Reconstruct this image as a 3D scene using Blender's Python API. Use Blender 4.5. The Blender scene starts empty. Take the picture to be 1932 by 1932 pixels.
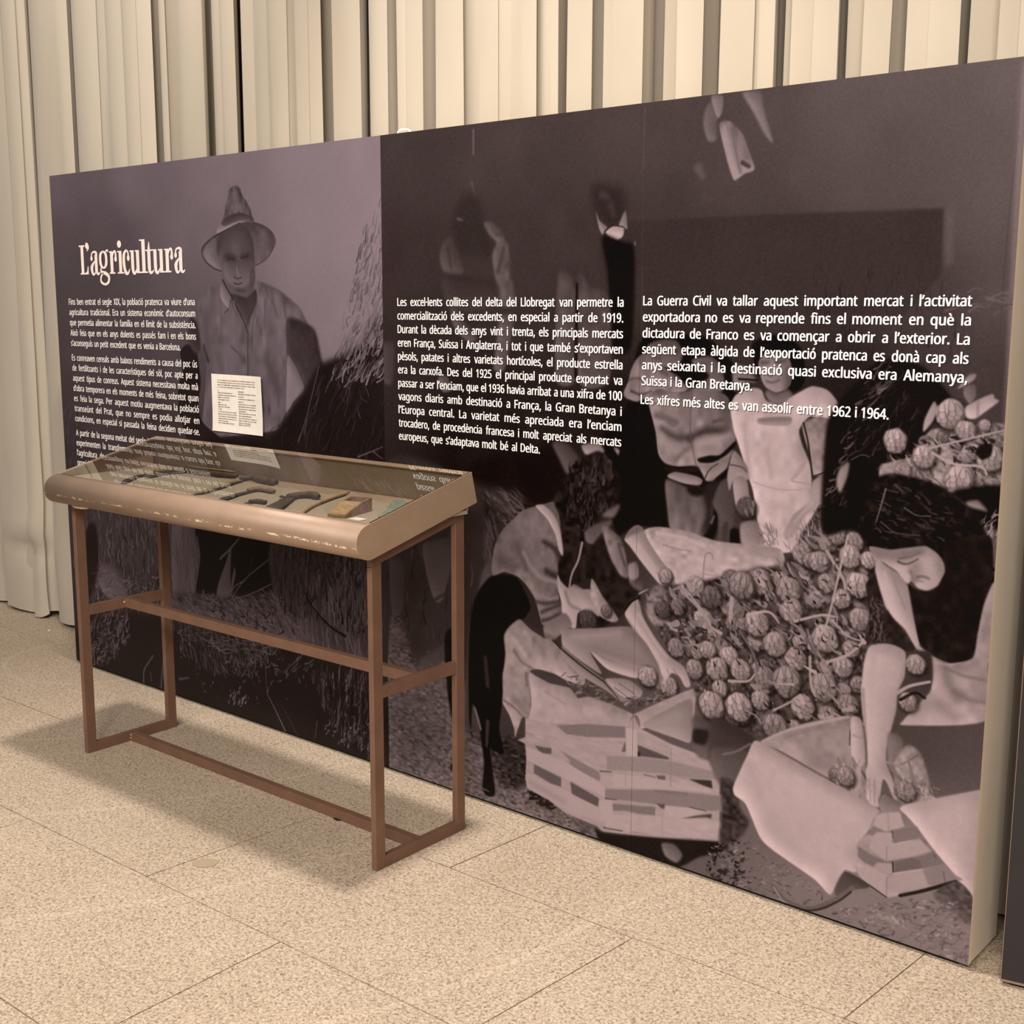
# Museum hall corner: printed exhibition partition on farming, old showcase table with
# field tools under glass, cream stage curtain behind, speckled stone floor.
import bpy, bmesh, math, random
import numpy as np
from mathutils import Vector, Matrix

scene = bpy.context.scene
COL = scene.collection
R = math.radians

# ---------------------------------------------------------------- camera
cam_d = bpy.data.cameras.new('camera'); cam = bpy.data.objects.new('camera', cam_d); COL.objects.link(cam)
cam_d.sensor_width = 36; cam_d.lens = 2346.4/1932*36; cam_d.clip_start = .05; cam_d.clip_end = 60
yaw, pitch, roll = .704506, -.164841, .0027011
fwd = Vector((-math.sin(yaw)*math.cos(pitch), math.cos(yaw)*math.cos(pitch), math.sin(pitch)))
rgt = Vector((math.cos(yaw), math.sin(yaw), 0)); up = rgt.cross(fwd)
r2 = rgt*math.cos(roll)+up*math.sin(roll); u2 = -rgt*math.sin(roll)+up*math.cos(roll)
mw = Matrix((r2, u2, -fwd)).transposed().to_4x4(); mw.translation = Vector((5.1718, -2.95583, 1.6486))
cam.matrix_world = mw; scene.camera = cam

# ---------------------------------------------------------------- world, lamps, exposure
w = bpy.data.worlds.new('world'); scene.world = w; w.use_nodes = True
bg = w.node_tree.nodes['Background']; bg.inputs[0].default_value = (1.0, .93, .86, 1); bg.inputs[1].default_value = .27
vs = scene.view_settings
vs.view_transform = 'Standard'; vs.look = 'None'; vs.gamma = 1; vs.use_curve_mapping = False; vs.exposure = 0.0
WARM = (1.0, .92, .85)
def spot(name, loc, aim, power, deg, radius=.12, blend=.7, col=WARM):
    d = bpy.data.lights.new(name, 'SPOT'); d.energy = power; d.spot_size = R(deg); d.spot_blend = blend
    d.shadow_soft_size = radius; d.color = col
    o = bpy.data.objects.new(name, d); COL.objects.link(o); o.location = loc
    o.rotation_euler = (Vector(aim)-Vector(loc)).to_track_quat('-Z', 'Y').to_euler(); return o
spot('ceiling_spot_over_table', (2.62, -.32, 5.9), (2.65, -.9, 0), 1120, 62, .19)
spot('ceiling_spot_curtain', (2.0, -1.0, 5.6), (-.9, .35, 2.7), 600, 62, .12, 1.0)
ad = bpy.data.lights.new('front_fill_light', 'AREA'); ad.shape = 'RECTANGLE'; ad.size = 3.2; ad.size_y = 1.2; ad.energy = 265; ad.color = WARM  # added fill, broad and soft, brightens the upright boards from the front
ao = bpy.data.objects.new('front_fill_light', ad); COL.objects.link(ao); ao.location = (3.6, -4.6, 4.6)
ao.rotation_euler = (Vector((2.4, 0, 1.1))-ao.location).to_track_quat('-Z', 'Y').to_euler()

bd = bpy.data.lights.new('right_fill_light', 'AREA'); bd.shape = 'RECTANGLE'; bd.size = 1.2; bd.size_y = 2.4; bd.energy = 260; bd.color = WARM  # second added fill, lifts the faces turned right: end board, table end, folds
bo = bpy.data.objects.new('right_fill_light', bd); COL.objects.link(bo); bo.location = (6.5, -5.2, 4.2)
bo.rotation_euler = (Vector((4.0, .1, 1.2))-bo.location).to_track_quat('-Z', 'Y').to_euler()

# ---------------------------------------------------------------- small helpers
def tag(o, label=None, cat=None, group=None, kind=None):
    for k, v in (('label', label), ('category', cat), ('group', group), ('kind', kind)):
        if v: o[k] = v
    return o
def empty(name, loc=(0, 0, 0), rz=0):
    o = bpy.data.objects.new(name, None); COL.objects.link(o); o.location = loc; o.rotation_euler = (0, 0, rz)
    o.empty_display_size = .05; return o
def obj(name, bm, mat, parent=None, smooth=False):
    me = bpy.data.meshes.new(name)
    if isinstance(bm, tuple):
        me.from_pydata(*bm)
    else:
        bm.normal_update(); bm.to_mesh(me); bm.free()
    for m in (mat if isinstance(mat, (list, tuple)) else [mat]): me.materials.append(m)
    if smooth:
        for p in me.polygons: p.use_smooth = True
    o = bpy.data.objects.new(name, me); COL.objects.link(o)
    if parent: o.parent = parent
    return o
def box(bm, a, b, bev=0.0):
    a, b = Vector(a), Vector(b); c = (a+b)/2; s = b-a
    r = bmesh.ops.create_cube(bm, size=1.0); vs_ = r['verts']
    for v in vs_: v.co = Vector((v.co.x*s.x, v.co.y*s.y, v.co.z*s.z))+c
    if bev:
        es = list({e for v in vs_ for e in v.link_edges})
        bmesh.ops.bevel(bm, geom=es, offset=bev, segments=2, affect='EDGES', profile=.6)
def prism(bm, P, ax, lo, hi, flip=False):
    """extrude the 2-D outline P along axis ax from lo to hi"""
    def mk(p, t):
        return {'x': (t, p[0], p[1]), 'y': (p[0], t, p[1]), 'z': (p[0], p[1], t)}[ax]
    A = [bm.verts.new(mk(p, lo)) for p in P]; B = [bm.verts.new(mk(p, hi)) for p in P]; n = len(P)
    bm.faces.new(A); bm.faces.new(B[::-1])
    for i in range(n): bm.faces.new((A[(i+1) % n], A[i], B[i], B[(i+1) % n]))
    bmesh.ops.recalc_face_normals(bm, faces=bm.faces[:])
def catmull(P, n=6):
    P = [Vector(p) for p in P]; Q = [2*P[0]-P[1]]+P+[2*P[-1]-P[-2]]; out = []
    for i in range(1, len(Q)-2):
        a, b, c, d = Q[i-1:i+3]
        for k in range(n):
            t = k/n; out.append(.5*(2*b+(c-a)*t+(2*a-5*b+4*c-d)*t*t+(3*b-a-3*c+d)*t**3))
    out.append(P[-1]); return out
def tube(bm, path, rad, nseg=10, flat=1.0, cap=True):
    """swept oval: rad = list of half-widths, flat = height/width"""
    rings = []; n = len(path)
    for i, p in enumerate(path):
        t = (path[min(i+1, n-1)]-path[max(i-1, 0)]).normalized()
        s = t.cross(Vector((0, 0, 1))).normalized(); u_ = s.cross(t)
        r = rad[i] if hasattr(rad, '__len__') else rad; f = flat[i] if hasattr(flat, '__len__') else flat
        rings.append([bm.verts.new(p+s*math.cos(a)*r+u_*math.sin(a)*r*f) for a in [2*math.pi*k/nseg for k in range(nseg)]])
    for A, B in zip(rings, rings[1:]):
        for k in range(nseg): bm.faces.new((A[k], A[(k+1) % nseg], B[(k+1) % nseg], B[k]))
    if cap: bm.faces.new(rings[0][::-1]); bm.faces.new(rings[-1])
    bmesh.ops.recalc_face_normals(bm, faces=bm.faces[:])
def interp(vals, n):
    x = np.linspace(0, len(vals)-1, n); return list(np.interp(x, range(len(vals)), vals))

# ---------------------------------------------------------------- materials
def srgb(r, g, b):
    f = lambda c: (c/255/12.92) if c/255 <= .04045 else ((c/255+.055)/1.055)**2.4
    return (f(r), f(g), f(b), 1)
class M:
    """tiny node-graph builder"""
    def __init__(s, name, rough=.6, spec=.3, metal=0.0):
        s.m = bpy.data.materials.new(name); s.m.use_nodes = True; s.t = s.m.node_tree; s.b = s.t.nodes['Principled BSDF']
        s.b.inputs['Roughness'].default_value = rough; s.b.inputs['Specular IOR Level'].default_value = spec
        s.b.inputs['Metallic'].default_value = metal
        s.co = s.t.nodes.new('ShaderNodeTexCoord').outputs['Object']
    def n(s, kind, **kw):
        q = s.t.nodes.new(kind)
        for k, v in kw.items():
            if k in q.inputs.keys(): q.inputs[k].default_value = v
            else: setattr(q, k, v)
        return q
    def l(s, a, b): s.t.links.new(a, b)
    def scaled(s, v, co=None):
        q = s.n('ShaderNodeMapping'); q.inputs['Scale'].default_value = v; s.l(co or s.co, q.inputs[0]); return q.outputs[0]
    def noise(s, scale, detail=3, rough=.55, co=None, dist=0.0):
        q = s.n('ShaderNodeTexNoise'); q.inputs['Scale'].default_value = scale; q.inputs['Detail'].default_value = detail
        q.inputs['Roughness'].default_value = rough; q.inputs['Distortion'].default_value = dist; s.l(co or s.co, q.inputs['Vector']); return q.outputs['Fac']
    def ramp(s, fac, stops):
        q = s.n('ShaderNodeValToRGB'); e = q.color_ramp.elements
        while len(e) < len(stops): e.new(.5)
        for el, (p, c) in zip(e, stops): el.position = p; el.color = c if len(c) == 4 else (*c, 1)
        s.l(fac, q.inputs[0]); return q.outputs[0]
    def mix(s, fac, a, b, mode='MIX'):
        q = s.n('ShaderNodeMix', data_type='RGBA', blend_type=mode)
        for v, i in ((fac, 0), (a, 6), (b, 7)):
            if isinstance(v, (int, float)): q.inputs[i].default_value = v
            elif isinstance(v, tuple): q.inputs[i].default_value = v
            else: s.l(v, q.inputs[i])
        return q.outputs[2]
    def math(s, op, a, b=0.0, c=None):
        q = s.n('ShaderNodeMath', operation=op)
        for i, v in enumerate((a, b, c)):
            if v is None: continue
            if isinstance(v, (int, float)): q.inputs[i].default_value = v
            else: s.l(v, q.inputs[i])
        return q.outputs[0]
    def color(s, c):
        if isinstance(c, tuple): s.b.inputs['Base Color'].default_value = c
        else: s.l(c, s.b.inputs['Base Color'])
        return s
    def bump(s, h, strength=.3, dist=.002):
        q = s.n('ShaderNodeBump'); q.inputs['Strength'].default_value = strength; q.inputs['Distance'].default_value = dist
        s.l(h, q.inputs['Height']); s.l(q.outputs[0], s.b.inputs['Normal']); return s
def two_tone(name, a, b, scale, rough=.6, spec=.3, bump=.2, metal=0.0, stretch=(1, 1, 1), dist=.001):
    m = M(name, rough, spec, metal); f = m.noise(scale, 4, .6, m.scaled(stretch))
    m.color(m.ramp(f, [(.3, a), (.7, b)])); m.bump(f, bump, dist); return m.m
def floor_material():
    m = M('speckled_stone', .62, .35)
    g = m.noise(135, 2.5, .62, dist=.9); big = m.noise(1.6, 3, .5); fine = m.noise(420, 1, .5)
    c = m.ramp(g, [(.34, FLOOR_D), (.47, FLOOR_M), (.60, FLOOR_L)])
    d = m.ramp(m.noise(88, 2, .6, dist=1.6), [(.30, (.45, .40, .33)), (.37, (1, 1, 1))])
    c = m.mix(1.0, c, d, 'MULTIPLY')
    c = m.mix(1.0, c, m.ramp(big, [(.25, (.93, .92, .90)), (.75, (1.05, 1.05, 1.05))]), 'MULTIPLY')
    # pale scuff trails left by trolleys
    wv = m.n('ShaderNodeTexWave', wave_type='RINGS', rings_direction='Z'); wv.inputs['Scale'].default_value = .42; wv.inputs['Distortion'].default_value = 3.5
    wv.inputs['Detail'].default_value = 2.0; wv.inputs['Detail Scale'].default_value = .7; m.l(m.scaled((1, 1, 0)), wv.inputs[0])
    s_ = m.ramp(wv.outputs['Fac'], [(.0, (0, 0, 0)), (.997, (0, 0, 0)), (1.0, (.10, .10, .10))])
    c = m.mix(s_, c, srgb(236, 216, 188))
    m.color(c); m.bump(fine, .12, .0006)
    rr = m.ramp(big, [(.3, (.58, .58, .58)), (.7, (.72, .72, .72))]); m.l(rr, m.b.inputs['Roughness']); return m.m
FLOOR_D, FLOOR_M, FLOOR_L = srgb(122, 105, 88), srgb(164, 147, 126), srgb(188, 172, 152)
MAT = {}
MAT['floor'] = floor_material()
MAT['grout'] = two_tone('grout', srgb(96, 78, 52), srgb(122, 100, 70), 60)
def curtain_material():
    m = M('cream_curtain_cloth', .92, .1)
    weave = m.noise(900, 1, .5, m.scaled((1, 1, .5))); soft = m.noise(2.2, 3, .5, m.scaled((1.6, 1.6, .35)))
    m.color(m.ramp(soft, [(.25, srgb(168, 158, 142)), (.75, srgb(182, 172, 156))])); m.bump(weave, .15, .0006)
    m.b.inputs['Sheen Weight'].default_value = .15; return m.m
MAT['curtain'] = curtain_material()
MAT['plaster'] = two_tone('plaster', srgb(150, 132, 108), srgb(162, 145, 120), 5, .9, .2, .1)
def showcase_paint(name, a, b, chips, rough=.42):
    m = M(name, rough, .45, .15)
    f = m.noise(9, 4, .6); g = m.noise(260, 2, .5)
    c = m.ramp(f, [(.3, a), (.7, b)]); c = m.mix(.5, c, m.ramp(g, [(.35, (.90, .90, .90)), (.65, (1.06, 1.06, 1.06))]), 'MULTIPLY')
    if chips:
        # worn line along the widest part of the roll, a few bare chips, faint scratches
        sx = m.n('ShaderNodeSeparateXYZ'); m.l(m.co, sx.inputs[0])
        band = m.math('ABSOLUTE', m.math('SUBTRACT', m.math('ADD', sx.outputs['Z'], m.math('MULTIPLY', m.math('SUBTRACT', m.noise(5, 2, .5), .5), .012)), .9835))
        near = m.math('LESS_THAN', band, .0035)
        n1 = m.math('GREATER_THAN', m.noise(38, 5, .75, m.scaled((1, 1, 2.6))), .535)
        wide = m.math('LESS_THAN', band, .010); n2 = m.math('GREATER_THAN', m.noise(70, 4, .7), .66)
        k = m.math('MAXIMUM', m.math('MULTIPLY', near, n1), m.math('MULTIPLY', wide, n2))
        c = m.mix(k, c, srgb(226, 205, 176))
    else:
        k = m.math('GREATER_THAN', m.noise(46, 5, .78), .715); c = m.mix(k, c, srgb(205, 178, 145))
    m.color(c); m.bump(g, .12, .0005); return m.m
MAT['roll'] = showcase_paint('worn_tan_enamel', srgb(141, 117, 98), srgb(151, 127, 107), True, .5)
MAT['case'] = showcase_paint('tan_enamel', srgb(156, 131, 107), srgb(166, 141, 116), False, .5)
MAT['frame'] = showcase_paint('red_brown_enamel', srgb(108, 79, 63), srgb(121, 90, 71), False, .5)
MAT['board'] = two_tone('display_board_cloth', srgb(152, 137, 116), srgb(162, 147, 126), 240, .95, .1, .3)
MAT['iron'] = two_tone('old_dark_iron', srgb(48, 42, 34), srgb(84, 72, 56), 40, .6, .4, .5, .3)
MAT['iron_green'] = two_tone('oiled_dark_wood', srgb(62, 54, 38), srgb(98, 84, 58), 30, .6, .3, .4)
MAT['wood'] = two_tone('worn_pale_wood', srgb(142, 112, 80), srgb(190, 160, 122), 26, .75, .2, .4, 0, (1, 4, 4))
MAT['wood_grey'] = two_tone('weathered_grey_wood', srgb(112, 92, 68), srgb(154, 130, 98), 24, .8, .2, .4, 0, (1, 3, 3))
MAT['slate'] = two_tone('green_slate', srgb(84, 92, 80), srgb(150, 158, 138), 60, .6, .4, .6)
MAT['card'] = two_tone('white_card', srgb(228, 220, 208), srgb(238, 230, 218), 30, .8, .2, .05)
MAT['white_board'] = two_tone('ivory_board', srgb(226, 214, 194), srgb(233, 221, 202), 3, .7, .25, .05)
MAT['edge'] = two_tone('pale_board_edge', srgb(236, 216, 190), srgb(242, 224, 198), 20, .6, .3, .05)
MAT['letters'] = two_tone('white_print', srgb(246, 240, 236), srgb(248, 242, 238), 20, .5, .3, 0)
MAT['title'] = two_tone('title_white_print', srgb(244, 228, 220), srgb(246, 231, 223), 20, .5, .3, 0)
MAT['ink_shadow'] = two_tone('dark_print', srgb(24, 20, 19), srgb(28, 23, 22), 20, .5, .3, 0)
MAT['ink'] = two_tone('grey_ink', srgb(132, 112, 98), srgb(142, 120, 106), 20, .7, .2, 0)
MAT['black'] = two_tone('black_plinth', srgb(24, 21, 18), srgb(32, 28, 24), 10, .7, .3, .05)
MAT['dark_panel'] = two_tone('dark_print_panel', srgb(36, 34, 36), srgb(44, 42, 43), 2.0, .42, .4, .02)
def glass_material():
    m = bpy.data.materials.new('showcase_glass'); m.use_nodes = True; t = m.node_tree; t.nodes.clear()
    o = t.nodes.new('ShaderNodeOutputMaterial'); mx = t.nodes.new('ShaderNodeMixShader'); tr = t.nodes.new('ShaderNodeBsdfTransparent')
    gl = t.nodes.new('ShaderNodeBsdfGlossy'); fr = t.nodes.new('ShaderNodeFresnel')
    tr.inputs[0].default_value = (.95, .965, .94, 1); gl.inputs['Roughness'].default_value = 0.0; fr.inputs[0].default_value = 1.5
    # both faces of the pane reflect: 2F / (1 + F)
    a_ = t.nodes.new('ShaderNodeMath'); a_.operation = 'MULTIPLY'; a_.inputs[1].default_value = 2; b_ = t.nodes.new('ShaderNodeMath'); b_.operation = 'ADD'; b_.inputs[1].default_value = 1
    c_ = t.nodes.new('ShaderNodeMath'); c_.operation = 'DIVIDE'; t.links.new(fr.outputs[0], a_.inputs[0]); t.links.new(fr.outputs[0], b_.inputs[0])
    t.links.new(a_.outputs[0], c_.inputs[0]); t.links.new(b_.outputs[0], c_.inputs[1]); t.links.new(c_.outputs[0], mx.inputs[0]); t.links.new(tr.outputs[0], mx.inputs[1]); t.links.new(gl.outputs[0], mx.inputs[2]); t.links.new(mx.outputs[0], o.inputs[0])
    return m
MAT['glass'] = glass_material()

# ---------------------------------------------------------------- the farm photographs, painted on a canvas of board millimetres
PPM = 700.0
PW, PH = 2920, 1540
def smooth_closed(P, n=6):
    P = np.asarray(P, float); a = np.roll(P, 1, 0); b = P; c = np.roll(P, -1, 0); d = np.roll(P, -2, 0)
    t = (np.arange(n)/n)[None, :, None]
    a, b, c, d = (q[:, None, :] for q in (a, b, c, d))
    k = 0.36
    m0 = (c-a)*k; m1 = (d-b)*k
    r = (2*t**3-3*t**2+1)*b+(t**3-2*t**2+t)*m0+(-2*t**3+3*t**2)*c+(t**3-t**2)*m1
    return r.reshape(-1, 2)
def smooth_open(P, n=5):
    P = np.asarray(P, float)
    if len(P) < 3: return P
    Q = np.vstack([2*P[0]-P[1], P, 2*P[-1]-P[-2]]); a, b, c, d = Q[:-3], Q[1:-2], Q[2:-1], Q[3:]
    t = (np.arange(n)/n)[None, :, None]
    a, b, c, d = (q[:, None, :] for q in (a, b, c, d))
    r = .5*(2*b+(c-a)*t+(2*a-5*b+4*c-d)*t**2+(3*b-a-3*c+d)*t**3)
    return np.vstack([r.reshape(-1, 2), P[-1:]])
def blur(a, r):
    r = int(r)
    if r < 1: return a
    for ax in (0, 1):
        p = np.pad(a, [(r+1, r) if i == ax else (0, 0) for i in (0, 1)], mode='edge').cumsum(ax)
        n = a.shape[ax]
        hi = np.take(p, np.arange(2*r+1, 2*r+1+n), ax); lo = np.take(p, np.arange(0, n), ax)
        a = (hi-lo)/(2*r+1)
    return a
class Canvas:
    def __init__(s, w, h):
        s.w, s.h = w, h
        s.a = np.zeros((h, w), np.float32); s.mask = None; s.xmin = 0
        s.rng = np.random.default_rng(5)
    def poly_mask(s, P, soft):
        # P in pixels (x, y up); returns bbox + coverage
        pad = int(soft*2)+2
        x0 = max(s.xmin, int(P[:, 0].min())-pad); x1 = min(s.w, int(P[:, 0].max())+pad+1)
        y0 = max(0, int(P[:, 1].min())-pad); y1 = min(s.h, int(P[:, 1].max())+pad+1)
        if x1 <= x0 or y1 <= y0: return None
        M = np.zeros((y1-y0, x1-x0+1), np.float32)
        A = P; B = np.roll(P, -1, 0); SS = 2
        for j in range(y1-y0):
            for q in range(SS):
                y = y0+j+(q+.5)/SS
                m = (A[:, 1] <= y) != (B[:, 1] <= y)
                if not m.any(): continue
                a, b = A[m], B[m]
                xs = np.sort(a[:, 0]+(y-a[:, 1])/(b[:, 1]-a[:, 1])*(b[:, 0]-a[:, 0]))-x0
                for u, v in zip(xs[0::2], xs[1::2]):
                    u = min(max(u, 0), x1-x0); v = min(max(v, 0), x1-x0)
                    if v <= u: continue
                    iu, iv = int(u), int(v)
                    M[j, iu] += (1-(u-iu))/SS
                    if iu+1 <= x1-x0: M[j, iu+1] += (u-iu)/SS
                    M[j, iv] -= (1-(v-iv))/SS
                    if iv+1 <= x1-x0: M[j, iv+1] -= (v-iv)/SS
        M = np.clip(M.cumsum(1)[:, :-1], 0, 1)
        if soft >= 1: M = blur(blur(M, round(soft*.6)), round(soft*.6))
        return x0, y0, M
    def blend(s, x0, y0, M, tone, al=1.0):
        h, w = M.shape; v = s.a[y0:y0+h, x0:x0+w]; v += (tone-v)*M*al
    def poly(s, P, tone, soft):
        r = s.poly_mask(smooth_closed(P), soft)
        s.mask = r
        if not r: return
        s.blend(r[0], r[1], r[2], tone)
        x0, y0, M = r; h, w = M.shape; q = int(np.clip(min(h, w)*.16, 2, 16))
        if tone > 50 and min(h, w) > 12:
            B = blur(blur(np.pad(M, q), q), q); dx = (np.roll(B, 1, 1)-np.roll(B, -1, 1))[q:-q, q:-q]; dy = (np.roll(B, 1, 0)-np.roll(B, -1, 0))[q:-q, q:-q]
            s.a[y0:y0+h, x0:x0+w] += M*tone*(dx*.35+dy*.55)*-q*.30
    def stroke(s, P, tone, w0, w1, soft, clip=False, al=1.0, n=5):
        P = smooth_open(P, n); r = np.linspace(w0, w1, len(P))/2; soft = max(soft, .8)
        pad = max(w0, w1)/2+soft+2
        X0 = max(s.xmin, int(P[:, 0].min()-pad)); X1 = min(s.w, int(P[:, 0].max()+pad)+1)
        Y0 = max(0, int(P[:, 1].min()-pad)); Y1 = min(s.h, int(P[:, 1].max()+pad)+1)
        if X1 <= X0 or Y1 <= Y0: return
        M = np.zeros((Y1-Y0, X1-X0), np.float32)
        for i in range(len(P)-1):
            a, b = P[i], P[i+1]; pd = max(r[i], r[i+1])+soft+1
            x0 = max(X0, int(min(a[0], b[0])-pd)); x1 = min(X1, int(max(a[0], b[0])+pd)+1)
            y0 = max(Y0, int(min(a[1], b[1])-pd)); y1 = min(Y1, int(max(a[1], b[1])+pd)+1)
            if x1 <= x0 or y1 <= y0: continue
            X = np.arange(x0, x1)[None, :]+.5-a[0]; Y = np.arange(y0, y1)[:, None]+.5-a[1]
            d = b-a; L = d@d+1e-9
            t = np.clip((X*d[0]+Y*d[1])/L, 0, 1)
            D = np.hypot(X-t*d[0], Y-t*d[1])-(r[i]+(r[i+1]-r[i])*t)
            c = np.clip(.5-D/soft, 0, 1)
            v = M[y0-Y0:y1-Y0, x0-X0:x1-X0]; np.maximum(v, c, out=v)
        M = M*M*(3-2*M)
        if clip:
            if s.mask is None: return
            cx, cy, cm = s.mask; x0 = max(X0, cx); x1 = min(X1, cx+cm.shape[1]); y0 = max(Y0, cy); y1 = min(Y1, cy+cm.shape[0])
            if x1 <= x0 or y1 <= y0: return
            M = M[y0-Y0:y1-Y0, x0-X0:x1-X0]*cm[y0-cy:y1-cy, x0-cx:x1-cx]; X0, Y0 = x0, y0
        s.blend(X0, Y0, M, tone, al)
    def noise(s, amp, sx, sy):
        if s.mask is None: return
        x0, y0, M = s.mask; h, w = M.shape
        s.a[y0:y0+h, x0:x0+w] += M*amp*vnoise(s.rng, h, w, sy, sx)
    def hatch(s, lo, hi, n, ln, wd, ang, spread, seed, P):
        r = s.poly_mask(smooth_closed(P), 3); g = np.random.default_rng(seed)
        if not r: return
        keep = s.mask; s.mask = None
        x0, y0, M = r; h, w = M.shape; k = 0; tries = 0
        while k < n and tries < n*6:
            tries += 1
            x = g.uniform(0, w); y = g.uniform(0, h)
            if M[int(y), int(x)] < .5: continue
            k += 1
            a = math.radians(ang+g.normal(0, spread*.5)); l = ln*g.uniform(.35, 1.1); bend = g.normal(0, .12)*l
            d = np.array([math.cos(a), math.sin(a)]); q = np.array([-d[1], d[0]]); c = np.array([x+x0, y+y0])
            ww = wd*g.uniform(.6, 1.4)
            s.stroke([c-d*l/2, c+q*bend, c+d*l/2], g.uniform(lo, hi), ww, ww*.35, 1.2, al=g.uniform(.6, 1), n=2)
        s.mask = keep
    def fill(s, r0, r1, n, seed, tone, P):
        r = s.poly_mask(smooth_closed(P), 0); g = np.random.default_rng(seed)
        if not r: return
        x0, y0, M = r; h, w = M.shape; pts = []
        for _ in range(n*8):
            if len(pts) >= n: break
            x = g.uniform(0, w-1); y = g.uniform(0, h-1)
            if M[int(y), int(x)] > .5: pts.append((x+x0, y+y0))
        for x, y in sorted(pts, key=lambda q: -q[1]):
            s.choke(x, y, g.uniform(r0, r1), tone*g.uniform(.72, 1.05), g.uniform(-60, 60))
    def choke(s, cx, cy, r, tone, ang):
        g = np.random.default_rng(int(cx*7+cy)); a0 = math.radians(ang)
        el = lambda k, ex=1.0, ox=0, oy=0, n=14: np.array([(cx+ox+math.cos(t)*r*k*math.cos(a0)-math.sin(t)*r*k*ex*math.sin(a0), cy+oy+math.cos(t)*r*k*math.sin(a0)+math.sin(t)*r*k*ex*math.cos(a0)) for t in np.linspace(0, 2*math.pi, n, endpoint=False)])
        m = s.poly_mask(el(1.12, .98, r*.12, -r*.16), r*.25)
        if m: s.blend(m[0], m[1], m[2], 30, .75)
        E = el(1, .94); E += g.normal(0, r*.045, E.shape)
        m = s.poly_mask(smooth_closed(E), 1.6); s.mask = m
        if not m: return
        x0, y0, M = m; h, w = M.shape
        X = (np.arange(w)[None, :]+x0-cx)/r; Y = (np.arange(h)[:, None]+y0-cy)/r
        Z = np.sqrt(np.clip(1-X*X-Y*Y, 0, 1)); L = np.clip(-.35*X+.55*Y+.76*Z, 0, 1)
        s.blend(x0, y0, M, tone*(.52+.56*L))
        up = np.array([-math.sin(a0), math.cos(a0)]); rt = np.array([math.cos(a0), math.sin(a0)])
        # overlapping leafy scales: a dark underlay, then the lit leaf, drawn from the stalk to the tip
        for row in range(5):
            v = -.62+row*.30; hw = math.sqrt(max(0, 1-v*v)); cnt = [3, 4, 4, 3, 2][row]
            for c in range(cnt):
                u = (-1+2*(c+.5+.5*(row % 2)-.25)/cnt)*hw*.8+g.normal(0, .07)
                p = np.array([cx, cy])+rt*u*r+up*(v+g.normal(0, .05))*r; lean = rt*u*-.18*r+rt*g.normal(0, .05)*r
                L = .34*r; f = .80+.26*(v+.6)-.12*u+g.normal(0, .06)
                s.stroke([p-up*L*.6, p+lean*.5+up*L*.3, p+lean+up*L*1.05], tone*.50, r*.52, r*.10, 1.4, True, .62, n=2)
                s.stroke([p-up*L*.7, p+lean*.5+up*L*.2, p+lean+up*L*.85], tone*f, r*.40, r*.07, 1.8, True, .85, n=2)
def vnoise(g, h, w, sy, sx):
    gh, gw = int(h/sy)+3, int(w/sx)+3; G = g.normal(0, 1, (gh, gw)).astype(np.float32)
    y = np.arange(h)/sy; x = np.arange(w)/sx; iy = y.astype(int); ix = x.astype(int); fy = (y-iy)[:, None]; fx = (x-ix)[None, :]
    fy = fy*fy*(3-2*fy); fx = fx*fx*(3-2*fx)
    return (G[iy][:, ix]*(1-fy)*(1-fx)+G[iy+1][:, ix]*fy*(1-fx)+G[iy][:, ix+1]*(1-fy)*fx+G[iy+1][:, ix+1]*fy*fx)
def field(pts, x0, x1, h):
    P = np.array(pts, float); n, m = 40, max(8, int((x1-x0)/40))
    X = np.linspace(x0, x1, m)[None, :, None]/PPM*1000; Y = np.linspace(0, h, n)[:, None, None]/PPM*1000
    w = 1/(((X-P[:, 0])**2+(Y-P[:, 1])**2)+90.**2)**1.7
    G = (w*P[:, 2]).sum(2)/w.sum(2)
    xi = np.linspace(0, m-1.001, x1-x0); yi = np.linspace(0, n-1.001, h); ix = xi.astype(int); iy = yi.astype(int)
    fx = (xi-ix)[None, :]; fy = (yi-iy)[:, None]
    return G[iy][:, ix]*(1-fy)*(1-fx)+G[iy+1][:, ix]*fy*(1-fx)+G[iy][:, ix+1]*(1-fy)*fx+G[iy+1][:, ix+1]*fy*fx
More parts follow.
